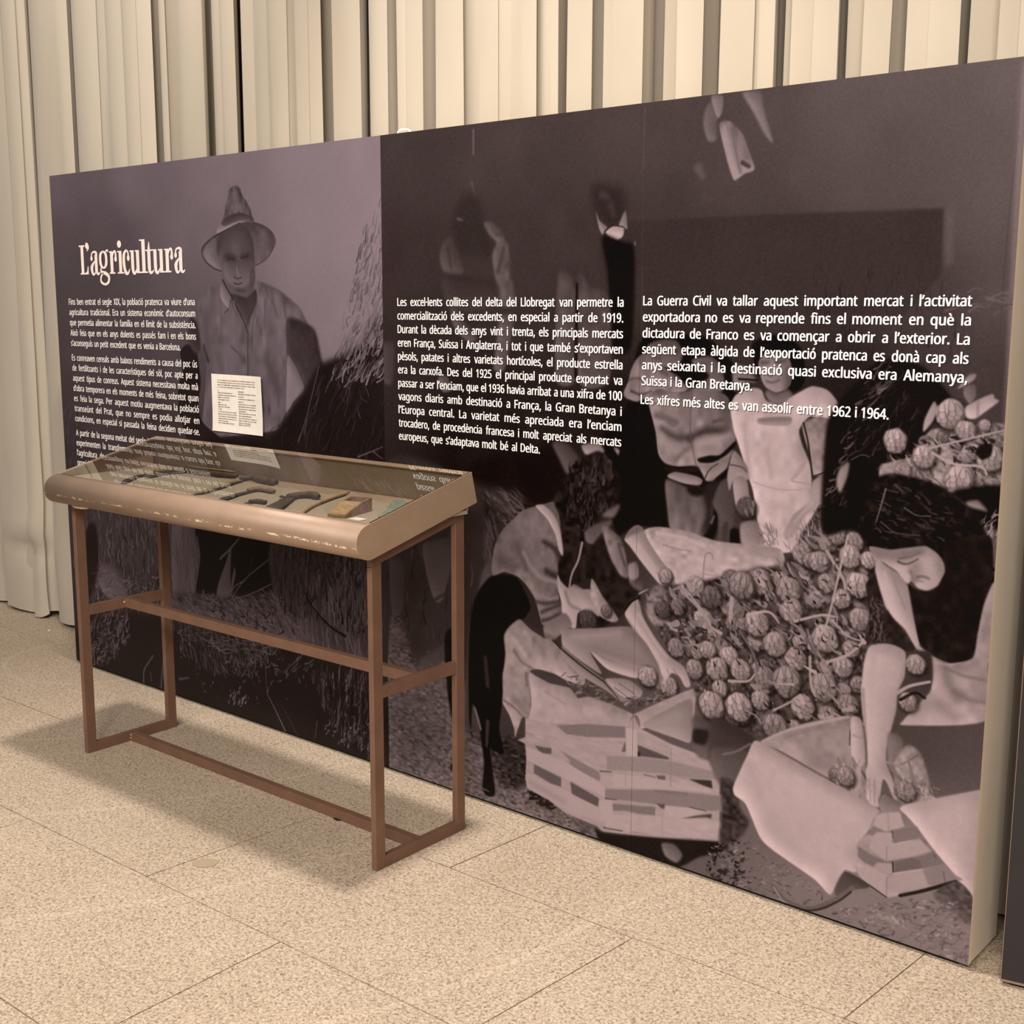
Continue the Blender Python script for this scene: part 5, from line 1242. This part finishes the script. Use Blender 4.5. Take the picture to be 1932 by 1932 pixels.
L.append(('Les xifres més altes es van assolir entre 1962 i 1964.', 3.143, 3.143+.742, 1.649-5*.0449-.0535))
text_block(b3, L, TS, TW, .0)

# heading: condensed slab letters built from stems, serifs and swelling curves
def heading():
    bm = bmesh.new(); lay = [0]; BASE, XH = 1.7735, .0945
    def lev(): lay[0] += 1; return -.0012-lay[0]*.00002
    def poly(P):
        y = lev(); bm.faces.new([bm.verts.new((x, y, z)) for x, z in P])
    def ribbon(P, W):
        """P centre line (x, z) in metres, W full widths"""
        Q = catmull([(p[0], p[1], 0) for p in P], 7); ws = interp(W, len(Q)); y = lev(); a = []; b = []
        for i, q in enumerate(Q):
            t = (Q[min(i+1, len(Q)-1)]-Q[max(i-1, 0)]).normalized(); n = Vector((-t.y, t.x, 0))*ws[i]/2
            a.append(bm.verts.new((q.x+n.x, y, q.y+n.y))); b.append(bm.verts.new((q.x-n.x, y, q.y-n.y)))
        for i in range(len(Q)-1): bm.faces.new((a[i], a[i+1], b[i+1], b[i]))
    def disc(x, z, rx, rz): poly([(x+rx*math.cos(t), z+rz*math.sin(t)) for t in [k*math.pi/9 for k in range(18)]])
    T, H_ = .0212, .0075
    def G(x0, x1):
        w_ = x1-x0
        X = lambda u: x0+u*w_
        Zf = lambda v: BASE+v*XH
        return X, Zf, w_
    def stem(X, Z_, u, y0, y1, t=T): poly([(X(u)-t/2, Z_(y0)), (X(u)+t/2, Z_(y0)), (X(u)+t/2, Z_(y1)), (X(u)-t/2, Z_(y1))])
    def slab(X, Z_, u0, u1, v, th=.07): poly([(X(u0), Z_(v)), (X(u1), Z_(v)), (X(u1), Z_(v+th)), (X(u0), Z_(v+th))])
    X, Z_, _ = G(.2077, .2783)                                   # L
    stem(X, Z_, .36, 0, 1.30); slab(X, Z_, .02, .66, 1.23); slab(X, Z_, .1, 1.0, 0)
    poly([(X(.62), Z_(.06)), (X(1.0), Z_(.0)), (X(1.0), Z_(.36)), (X(.92), Z_(.36)), (X(.84), Z_(.14))])
    X, Z_, _ = G(.2586, .2895)                                   # apostrophe
    disc(X(.45), Z_(1.27), .0125, .0135); ribbon([(X(.72), Z_(1.30)), (X(.80), Z_(1.16)), (X(.35), Z_(1.02))], [.012, .010, .003])
    def a_(x0, x1):
        X, Z_, _ = G(x0, x1)
        stem(X, Z_, .62, .10, .84, T); ribbon([(X(.18), Z_(.72)), (X(.2), Z_(.9)), (X(.42), Z_(.985)), (X(.66), Z_(.93)), (X(.62), Z_(.75))], [.009, .008, .008, .014, T])
        disc(X(.17), Z_(.70), .0088, .0105)
        ribbon([(X(.6), Z_(.60)), (X(.40), Z_(.52)), (X(.17), Z_(.30)), (X(.24), Z_(.04)), (X(.42), Z_(.01)), (X(.60), Z_(.16))], [.006, .008, T, .015, .008, .005])
        ribbon([(X(.62), Z_(.16)), (X(.72), Z_(.03)), (X(.86), Z_(.02)), (X(1.0), Z_(.09))], [T*.9, .013, .009, .005])
    def i_(x0, x1, dot=True):
        X, Z_, _ = G(x0, x1); stem(X, Z_, .5, 0, .98); slab(X, Z_, .08, .6, .92, .06); slab(X, Z_, .05, .98, 0, .065)
        if dot: disc(X(.42), Z_(1.27), .0150, .0150)
    def r_(x0, x1):
        X, Z_, _ = G(x0, x1); stem(X, Z_, .34, 0, .98); slab(X, Z_, .02, .4, .92, .06); slab(X, Z_, .0, .76, 0, .065)
        ribbon([(X(.45), Z_(.72)), (X(.62), Z_(.93)), (X(.82), Z_(.96)), (X(.90), Z_(.80)), (X(.88), Z_(.66))], [.005, .009, .011, .013, .012]); disc(X(.87), Z_(.64), .0098, .0115)
    def u_(x0, x1):
        X, Z_, _ = G(x0, x1); stem(X, Z_, .26, .2, .98); slab(X, Z_, .0, .3, .92, .06); stem(X, Z_, .76, 0, .98); slab(X, Z_, .52, .8, .92, .06)
        ribbon([(X(.26), Z_(.26)), (X(.31), Z_(.06)), (X(.47), Z_(.01)), (X(.68), Z_(.22))], [T, .017, .012, .005]); slab(X, Z_, .7, 1.0, 0, .065)
    a_(.2923, .3690)
    X, Z_, _ = G(.3642, .4404)                                   # g
    ribbon([(X(.42), Z_(1.0)), (X(.14), Z_(.84)), (X(.14), Z_(.44)), (X(.42), Z_(.27)), (X(.68), Z_(.44)), (X(.68), Z_(.84)), (X(.42), Z_(1.0))], [.006, .017, .018, .007, .018, .017, .006])
    ribbon([(X(.62), Z_(.92)), (X(.74), Z_(1.02)), (X(.92), Z_(1.0))], [.005, .007, .012])
    ribbon([(X(.26), Z_(.30)), (X(.12), Z_(.20)), (X(.26), Z_(.08)), (X(.62), Z_(.02)), (X(.90), Z_(-.14)), (X(.82), Z_(-.36)), (X(.48), Z_(-.45)), (X(.12), Z_(-.34)), (X(.12), Z_(-.12)), (X(.36), Z_(.05))],
           [.005, .009, .013, .016, .016, .013, .009, .012, .011, .006])
    r_(.4404, .4965); i_(.4985, .5493)
    X, Z_, _ = G(.5388, .5937)                                   # c
    ribbon([(X(.78), Z_(.66)), (X(.80), Z_(.86)), (X(.56), Z_(.985)), (X(.24), Z_(.80)), (X(.22), Z_(.34)), (X(.42), Z_(.04)), (X(.72), Z_(.02)), (X(.97), Z_(.2))], [.012, .010, .008, .018, .019, .017, .011, .004])
    disc(X(.80), Z_(.66), .0098, .0125)
    u_(.5937, .6690)
    X, Z_, _ = G(.6630, .7213); stem(X, Z_, .52, 0, 1.42, T*1.1); slab(X, Z_, .06, .6, 1.36, .06); slab(X, Z_, .02, 1.0, 0, .065)   # l
    X, Z_, _ = G(.7062, .7638)                                   # t
    stem(X, Z_, .44, .16, .98); poly([(X(.28), Z_(.94)), (X(.60), Z_(.94)), (X(.52), Z_(1.30)), (X(.44), Z_(1.30))]); slab(X, Z_, .02, .96, .92, .06)
    ribbon([(X(.44), Z_(.22)), (X(.52), Z_(.04)), (X(.76), Z_(.02)), (X(.98), Z_(.12))], [T, .015, .010, .005])
    u_(.7530, .8362); r_(.8377, .8958); a_(.9030, .9743)
    bmesh.ops.recalc_face_normals(bm, faces=bm.faces[:])
    for f in bm.faces:
        f.normal_update()
        if f.normal.y > 0: f.normal_flip()
    o = obj('title_lettering', bm, MAT['title'], b1); o['label'] = 'large white condensed slab heading L’agricultura'
heading()

# ---------------------------------------------------------------- sheet of paper fixed to the print
def sheet():
    x0, x1, z0, z1 = 1.122, 1.4405, 1.160, 1.382; n = 10; V = []; F = []
    def yy(u, v): return -.004-.012*(max(0, u-.5)*2)**2*(.5+.5*v)-.006*(max(0, .4-v)*2)**2
    for j in range(n+1):
        for i in range(n+1):
            u, v = i/n, j/n; V.append((x0+(x1-x0)*u, yy(u, v), z0+(z1-z0)*v))
    F = [(j*(n+1)+i, j*(n+1)+i+1, (j+1)*(n+1)+i+1, (j+1)*(n+1)+i) for j in range(n) for i in range(n)]
    root = obj('notice_sheet', (V, [], F), MAT['card']); s = root.modifiers.new('thickness', 'SOLIDIFY'); s.thickness = .0006; s.offset = 1
    tag(root, 'white printed paper sheet taped over the picture of the farmer', 'paper sheet')
    # illegible grey lines of print, two columns under a full-width paragraph (u0, u1, v)
    rows = [(.12, .87, .895), (.12, .87, .855), (.12, .87, .815), (.12, .64, .775),
            (.12, .15, .715), (.12, .41, .675), (.12, .48, .635), (.12, .34, .595), (.12, .35, .555), (.12, .175, .508), (.12, .29, .470), (.12, .35, .432), (.12, .19, .388),
            (.12, .48, .345), (.12, .48, .305), (.12, .48, .265), (.12, .48, .225), (.12, .32, .185), (.12, .43, .150),
            (.52, .64, .715), (.52, .87, .675), (.52, .64, .630), (.52, .86, .590), (.52, .62, .540), (.52, .87, .500), (.52, .87, .460), (.52, .87, .418), (.52, .67, .378), (.52, .86, .342),
            (.52, .78, .300), (.52, .88, .258), (.52, .88, .218), (.52, .76, .178), (.52, .75, .145)]
    rng = random.Random(4); V = []; F = []
    for (u0, u1, v) in rows:
        u = u0
        while u < u1-.004:
            w_ = min(rng.uniform(.012, .06), u1-u); h = .0016*rng.uniform(.8, 1.3); b = len(V)
            for a, c in ((u, -1), (u+w_, -1), (u+w_, 1), (u, 1)): V.append((x0+(x1-x0)*a, yy(a, v)-.0012, z0+(z1-z0)*v+c*h))
            F.append((b, b+1, b+2, b+3)); u += w_+.008
    obj('printed_lines', (V, [], F), MAT['ink'], root)
sheet()

# ---------------------------------------------------------------- second partition at the right edge
P2 = tag(empty('dark_partition', (4.2556, -.0147, 0), R(11.9)), 'dark grey partition starting at the right edge beside the ivory end board', 'partition wall', kind='thing')
bm = bmesh.new(); box(bm, (.0015, 0, .016), (.72, .12, PT), .0); o = obj('print_panel', bm, MAT['dark_panel'], P2)
bm = bmesh.new(); box(bm, (0, -.0012, .010), (.72, .12, .0155)); box(bm, (0, -.0012, .010), (.0014, .12, PT)); o = obj('edge_strip', bm, MAT['ink'], P2); o['label'] = 'thin grey edging strip'
bm = bmesh.new(); box(bm, (.02, .01, 0), (.70, .11, .0095)); obj('plinth', bm, MAT['black'], P2)

# ---------------------------------------------------------------- showcase table
tb = tag(empty('showcase_table', (1.86, -.405, 0), R(.9)), 'old red-brown metal showcase table with sloping glass top and worn tan rounded front', 'display table')
XL, XR = -.806, .800
SLO = math.atan((1.149-1.0445)/(.2040+.2375))
yc, zc, rr = -.2265, .995, .0505
def slope_top(y): return 1.0445+(y+.2375)*math.tan(SLO)
def slope_bot(y): return .9455+(y+.2375)*math.tan(R(12.9))
arc = [(yc+rr*math.cos(t), zc+rr*math.sin(t)) for t in np.linspace(math.pi/2+SLO, 3*math.pi/2+R(12.9), 16)]
# front roll: thin curved sheet with a short flange above
bm = bmesh.new(); outer = [(-.222, slope_top(-.222))]+arc+[(-.205, slope_bot(-.205))]
inner = [(y+(-.0025 if False else 0)+(.0025*(yc-y)/rr if abs(y-yc) < .06 else 0), z+.0025*(zc-z)/rr) for y, z in outer][::-1]
prism(bm, outer+inner, 'x', XL+.0016, XR-.0016); o = obj('front_roll', bm, MAT['roll'], tb); o['label'] = 'rounded tan front edge with chipped paint'
for p_ in o.data.polygons: p_.use_smooth = abs(p_.normal.x) < .5
# end plates, slightly proud of the roll
endp = arc+[(.229, slope_bot(.229)+.001), (.2045, 1.1495)]
for x in (XL-.0016, XR-.0016):
    bm = bmesh.new(); prism(bm, endp, 'x', x, x+.0032); obj('end_panel', bm, MAT['case'], tb)
bm = bmesh.new(); prism(bm, [(.2265, slope_bot(.2265)), (.229, slope_bot(.229)), (.2045, 1.149), (.202, 1.149)], 'x', XL+.0017, XR-.0017); obj('back_panel', bm, MAT['case'], tb)
bm = bmesh.new(); prism(bm, [(-.2045, slope_bot(-.2045)), (.2262, slope_bot(.2262)), (.2262, slope_bot(.2262)+.003), (-.2045, slope_bot(-.2045)+.003)], 'x', XL+.0017, XR-.0017); obj('underside', bm, MAT['case'], tb)
BZ = 1.034
bm = bmesh.new(); box(bm, (XL+.003, -.243, BZ-.012), (XR-.003, .19, BZ)); 
o = obj('display_board', bm, MAT['board'], tb); o['label'] = 'grey-brown cloth board under the glass'
bm = bmesh.new(); prism(bm, [(.190, BZ), (.1935, BZ), (.1935, 1.140), (.190, 1.140)], 'x', XL+.003, XR-.003); obj('inner_back', bm, MAT['board'], tb)
# flange the glass rests on: back, left, right
def slope_strip(bm, x0, x1, y0, y1, up_=.0, th=.0022):
    prism(bm, [(y0, slope_top(y0)-th+up_), (y1, slope_top(y1)-th+up_), (y1, slope_top(y1)+up_), (y0, slope_top(y0)+up_)], 'x', x0, x1)
bm = bmesh.new(); slope_strip(bm, XL+.002, XR-.002, .180, .2015, -.0005)
slope_strip(bm, XL+.002, XL+.018, -.22, .1795, -.0005); slope_strip(bm, XR-.010, XR-.002, -.22, .1795, -.0005); obj('glass_flange', bm, MAT['case'], tb)
bm = bmesh.new(); V = [bm.verts.new(v) for v in ((XL+.004, -.2205, slope_top(-.2205)+.0008), (XR-.004, -.2205, slope_top(-.2205)+.0008), (XR-.004, .200, slope_top(.200)+.0008), (XL+.004, .200, slope_top(.200)+.0008))]
bm.faces.new(V); o = obj('glass_pane', bm, MAT['glass'], tb); o['label'] = 'clear glass pane reflecting the print'
bm = bmesh.new(); tube(bm, [Vector((XR-.002, -.222, slope_top(-.222)+.0012)), Vector((XR-.002, .2, slope_top(.2)+.0012))], .0014, 6); obj('glass_edge', bm, MAT['black'], tb)
bm = bmesh.new(); r = bmesh.ops.create_uvsphere(bm, u_segments=16, v_segments=8, radius=1)
for v in r['verts']: v.co = Vector((v.co.x*.048-.705, v.co.y*.030-.190, max(-.2, v.co.z)*-.012+.9375))
o = obj('foot_disc', bm, MAT['edge'], tb, True); o['label'] = 'small pale domed disc under the left end of the case'
# frame: two closed end frames of flat bar, two long rails
BW, BT = .039, .020
def bar(name, a, b, bev=.0015):
    bm = bmesh.new(); box(bm, a, b, bev); return obj(name, bm, MAT['frame'], tb)
for x0 in (-.767, .757):
    x1 = x0+BT
    for y0 in (-.197, .197-BW):
        y1 = y0+BW; bm = bmesh.new()
        prism(bm, [(y0, 0), (y1, 0), (y1, slope_bot(y1)-.0405), (y0, slope_bot(y0)-.0405)], 'x', x0, x1); bmesh.ops.bevel(bm, geom=bm.edges[:], offset=.0012, segments=1, affect='EDGES'); obj('leg', bm, MAT['frame'], tb)
    bm = bmesh.new(); prism(bm, [(-.197, slope_bot(-.197)-.040), (.197, slope_bot(.197)-.040), (.197, slope_bot(.197)-.001), (-.197, slope_bot(-.197)-.001)], 'x', x0, x1)
    bmesh.ops.bevel(bm, geom=bm.edges[:], offset=.0012, segments=1, affect='EDGES'); obj('top_rail', bm, MAT['frame'], tb)
    bar('end_rail', (x0, -.197+BW+.0003, 0), (x1, .197-BW-.0003, .036)); bar('end_rail', (x0, -.197+BW+.0003, .522), (x1, .197-BW-.0003, .560))
bar('long_rail', (-.7465, -.012, .525), (.7565, .014, .559)); bar('long_rail', (-.7465, -.014, .0), (.7565, .012, .034))
for z in (.012, .024, .545):
    bm = bmesh.new(); r = bmesh.ops.create_uvsphere(bm, u_segments=8, v_segments=5, radius=.0045)
    for v in r['verts']: v.co += Vector((-.744, -.0135, z))
    o = obj('weld', bm, MAT['wood'], tb, True); o['label'] = 'bare weld spot'

# ---------------------------------------------------------------- tools lying on the board (top-level: they rest in the case)
Z0 = BZ+.0002
def T(x, y, z=0): return Vector((x, y, Z0+z))
def tool(name, label, cat, at): return tag(empty(name, (at[0], at[1], Z0)), label, cat, 'farm tools in the showcase')
def add(root, name, path, rad, flat, mat, z=.006, seg=10, label=None):
    P = catmull([(p[0], p[1], Z0+(p[2] if len(p) > 2 else z)) for p in path], 6); rl = interp(rad, len(P)) if hasattr(rad, '__len__') else [rad]*len(P)
    fl = interp(flat, len(P)) if hasattr(flat, '__len__') else flat
    bm = bmesh.new(); tube(bm, P, rl, seg, fl)
    lo = min(v.co.z for v in bm.verts)
    for v in bm.verts: v.co -= root.location
    o = obj(name, bm, mat, root, True)
    if label: o['label'] = label
    return o
t = tool('billhook', 'long dark tool with flat pale-topped grip at the back of the case, left', 'tool', (1.40, -.25))
add(t, 'grip', [(1.30, -.262), (1.40, -.262), (1.50, -.255), (1.585, -.250)], [.010, .013, .017, .012], .75, MAT['iron_green'], .013)
add(t, 'top_face', [(1.31, -.259), (1.42, -.259), (1.52, -.252), (1.575, -.248)], [.004, .008, .011, .007], .22, MAT['wood_grey'], .0265)
add(t, 'blade', [(1.31, -.262), (1.29, -.33), (1.31, -.40), (1.34, -.46)], [.010, .013, .012, .003], .16, MAT['iron'], .006)
t = tool('long_sickle', 'slender curved blade lying left under the mirrored text', 'tool', (1.33, -.45))
add(t, 'blade', [(1.255, -.36), (1.275, -.44), (1.33, -.52), (1.40, -.59)], [.004, .013, .015, .010], .18, MAT['iron'], .006)
add(t, 'handle', [(1.255, -.365), (1.25, -.30), (1.27, -.25)], [.009, .011, .009], .9, MAT['wood_grey'], .010)
t = tool('curved_handle_sickle', 'bow-shaped dark sickle with thick end behind the iron hoe', 'tool', (1.72, -.40))
add(t, 'blade', [(1.80, -.600), (1.765, -.52), (1.715, -.42), (1.665, -.33), (1.645, -.275)], [.005, .014, .017, .015, .010], .2, MAT['wood_grey'], .006)
add(t, 'edge', [(1.815, -.600), (1.785, -.52), (1.735, -.42), (1.685, -.335), (1.665, -.285)], [.002, .004, .004, .004, .003], .8, MAT['iron'], .006)
add(t, 'handle', [(1.642, -.280), (1.665, -.243), (1.73, -.252), (1.815, -.262)], [.009, .013, .016, .014], .8, MAT['iron_green'], .012)
t = tool('small_sickle', 'pale curved sickle lying in front of the bow-shaped one', 'tool', (1.9, -.48))
add(t, 'blade', [(1.975, -.618), (1.94, -.56), (1.905, -.49), (1.88, -.42)], [.010, .015, .012, .009], .2, MAT['iron'], .006)
add(t, 'handle', [(1.878, -.425), (1.875, -.385), (1.905, -.375), (1.955, -.385)], [.009, .012, .013, .012], .7, MAT['wood_grey'], .010)
t = tool('pruning_hook', 'small thin dark hook close to the front roll', 'tool', (2.08, -.57))
add(t, 'blade', [(2.105, -.640), (2.078, -.60), (2.066, -.565)], [.003, .008, .008], .25, MAT['iron'], .005)
add(t, 'handle', [(2.066, -.568), (2.075, -.545), (2.115, -.543)], [.007, .009, .008], .8, MAT['iron'], .008)
t = tool('iron_hoe', 'dark iron hoe head with short curved handle, centre of the case', 'tool', (2.12, -.45))
add(t, 'handle', [(2.165, -.375), (2.135, -.362), (2.105, -.372), (2.095, -.405), (2.105, -.440)], [.011, .014, .013, .012, .013], .8, MAT['iron_green'], .012)
add(t, 'blade', [(2.105, -.435), (2.145, -.495), (2.185, -.55), (2.225, -.605)], [.016, .022, .027, .030], .16, MAT['iron'], .008)
add(t, 'tine', [(2.105, -.445), (2.075, -.445), (2.055, -.430)], [.012, .009, .003], .3, MAT['iron'], .010)
t = tool('wooden_stick', 'thin bent pale wooden stick lying behind the scoop', 'tool', (2.25, -.42))
add(t, 'shaft', [(2.352, -.600), (2.30, -.53), (2.255, -.46), (2.195, -.34), (2.150, -.225)], [.006, .0065, .006, .006, .006], .9, MAT['wood'], .007)
add(t, 'tip', [(2.158, -.245), (2.148, -.222), (2.140, -.200)], [.0068, .007, .006], .9, MAT['wood_grey'], .007)
# carved wooden scoop: solid wedge rising from a thin lip, square hollow at the high end
def scoop():
    t = tool('wooden_scoop', 'pale carved wooden scoop, wedge-shaped with a hollow at its high end', 'scoop', (2.40, -.455))
    lip = Vector((2.462, -.560, 0)); ax = Vector((-.30, .954, 0)).normalized(); sd = Vector((ax.y, -ax.x, 0))
    Lh, h = .150, .042
    def W(s, q, z): return lip+ax*(s*Lh)+sd*(q*(.030+.006*s))+Vector((0, 0, z))-Vector((2.40, -.455, 0))
    bm = bmesh.new()
    def hexa(s0, s1, q0, q1, zb, z00, z10):
        A = [bm.verts.new(W(s, q, z)) for s, q, z in ((s0, q0, zb), (s0, q1, zb), (s1, q1, zb), (s1, q0, zb), (s0, q0, z00), (s0, q1, z00), (s1, q1, z10), (s1, q0, z10))]
        for f in ((0, 1, 2, 3), (4, 5, 6, 7), (0, 1, 5, 4), (1, 2, 6, 5), (2, 3, 7, 6), (3, 0, 4, 7)): bm.faces.new([A[i] for i in f])
    hexa(0, .62, -1, 1, .0, .011, h*.86); hexa(.62, .94, -.86, .86, .0, .010, .010)
    hexa(.62, .94, -1, -.86, .0, h*.86, h); hexa(.62, .94, .86, 1, .0, h*.86, h); hexa(.94, 1.0, -1, 1, .0, h, h*.97)
    bmesh.ops.remove_doubles(bm, verts=bm.verts, dist=.0002)
    bmesh.ops.recalc_face_normals(bm, faces=bm.faces[:]); bmesh.ops.bevel(bm, geom=bm.edges[:], offset=.0016, segments=2, affect='EDGES')
    obj('trough', bm, MAT['wood'], t)
scoop()
bm = bmesh.new(); box(bm, (2.505, -.553, Z0), (2.553, -.520, Z0+.002), .0004); tag(obj('number_card', bm, MAT['card']), 'tiny blank white card on the board beside the scoop', 'card')
bm = bmesh.new(); prism(bm, [(2.430, -.310), (2.405, -.275), (2.418, -.235), (2.455, -.262), (2.525, -.350), (2.590, -.485), (2.575, -.500), (2.51, -.405), (2.46, -.345)], 'z', Z0, Z0+.012)
bmesh.ops.bevel(bm, geom=bm.edges[:], offset=.002, segments=1, affect='EDGES'); tag(obj('slate_fragment', bm, MAT['slate']), 'grey-green flat stone fragment at the right end of the case', 'stone')

# ---------------------------------------------------------------- small things on the floor
bm = bmesh.new(); prism(bm, [(2.255, -.418), (2.275, -.421), (2.315, -.392), (2.285, -.402)], 'z', .0002, .004)
tag(obj('dark_splinter', bm, MAT['black']), 'thin dark splinter on the floor under the lower long rail', 'splinter')
bm = bmesh.new(); tube(bm, catmull([(-.632, .215, .004), (-.617, .208, .005), (-.600, .205, .004)], 3), [.003, .004, .004, .004, .004, .004, .002], 6, .6)
tag(obj('paper_scrap', bm, MAT['card']), 'tiny white scrap of paper on the floor near the curtain hem', 'scrap')
bm = bmesh.new(); P = [(2.209+.040*math.cos(t)*(1+.04*math.sin(3*t)), -.884+.030*math.sin(t)) for t in [k*math.pi/14 for k in range(28)]]
P = [(2.209+(x-2.209)*.74-(y+.884)*.67, -.884+(x-2.209)*.67+(y+.884)*.74) for x, y in P]
prism(bm, P, 'z', .0001, .0006); MAT['stain'] = two_tone('dull_sticker_mark', srgb(150, 132, 108), srgb(160, 142, 118), 200, .8)
tag(obj('floor_mark', bm, MAT['stain']), 'faint oval sticker mark on the floor in front of the table', 'floor mark')
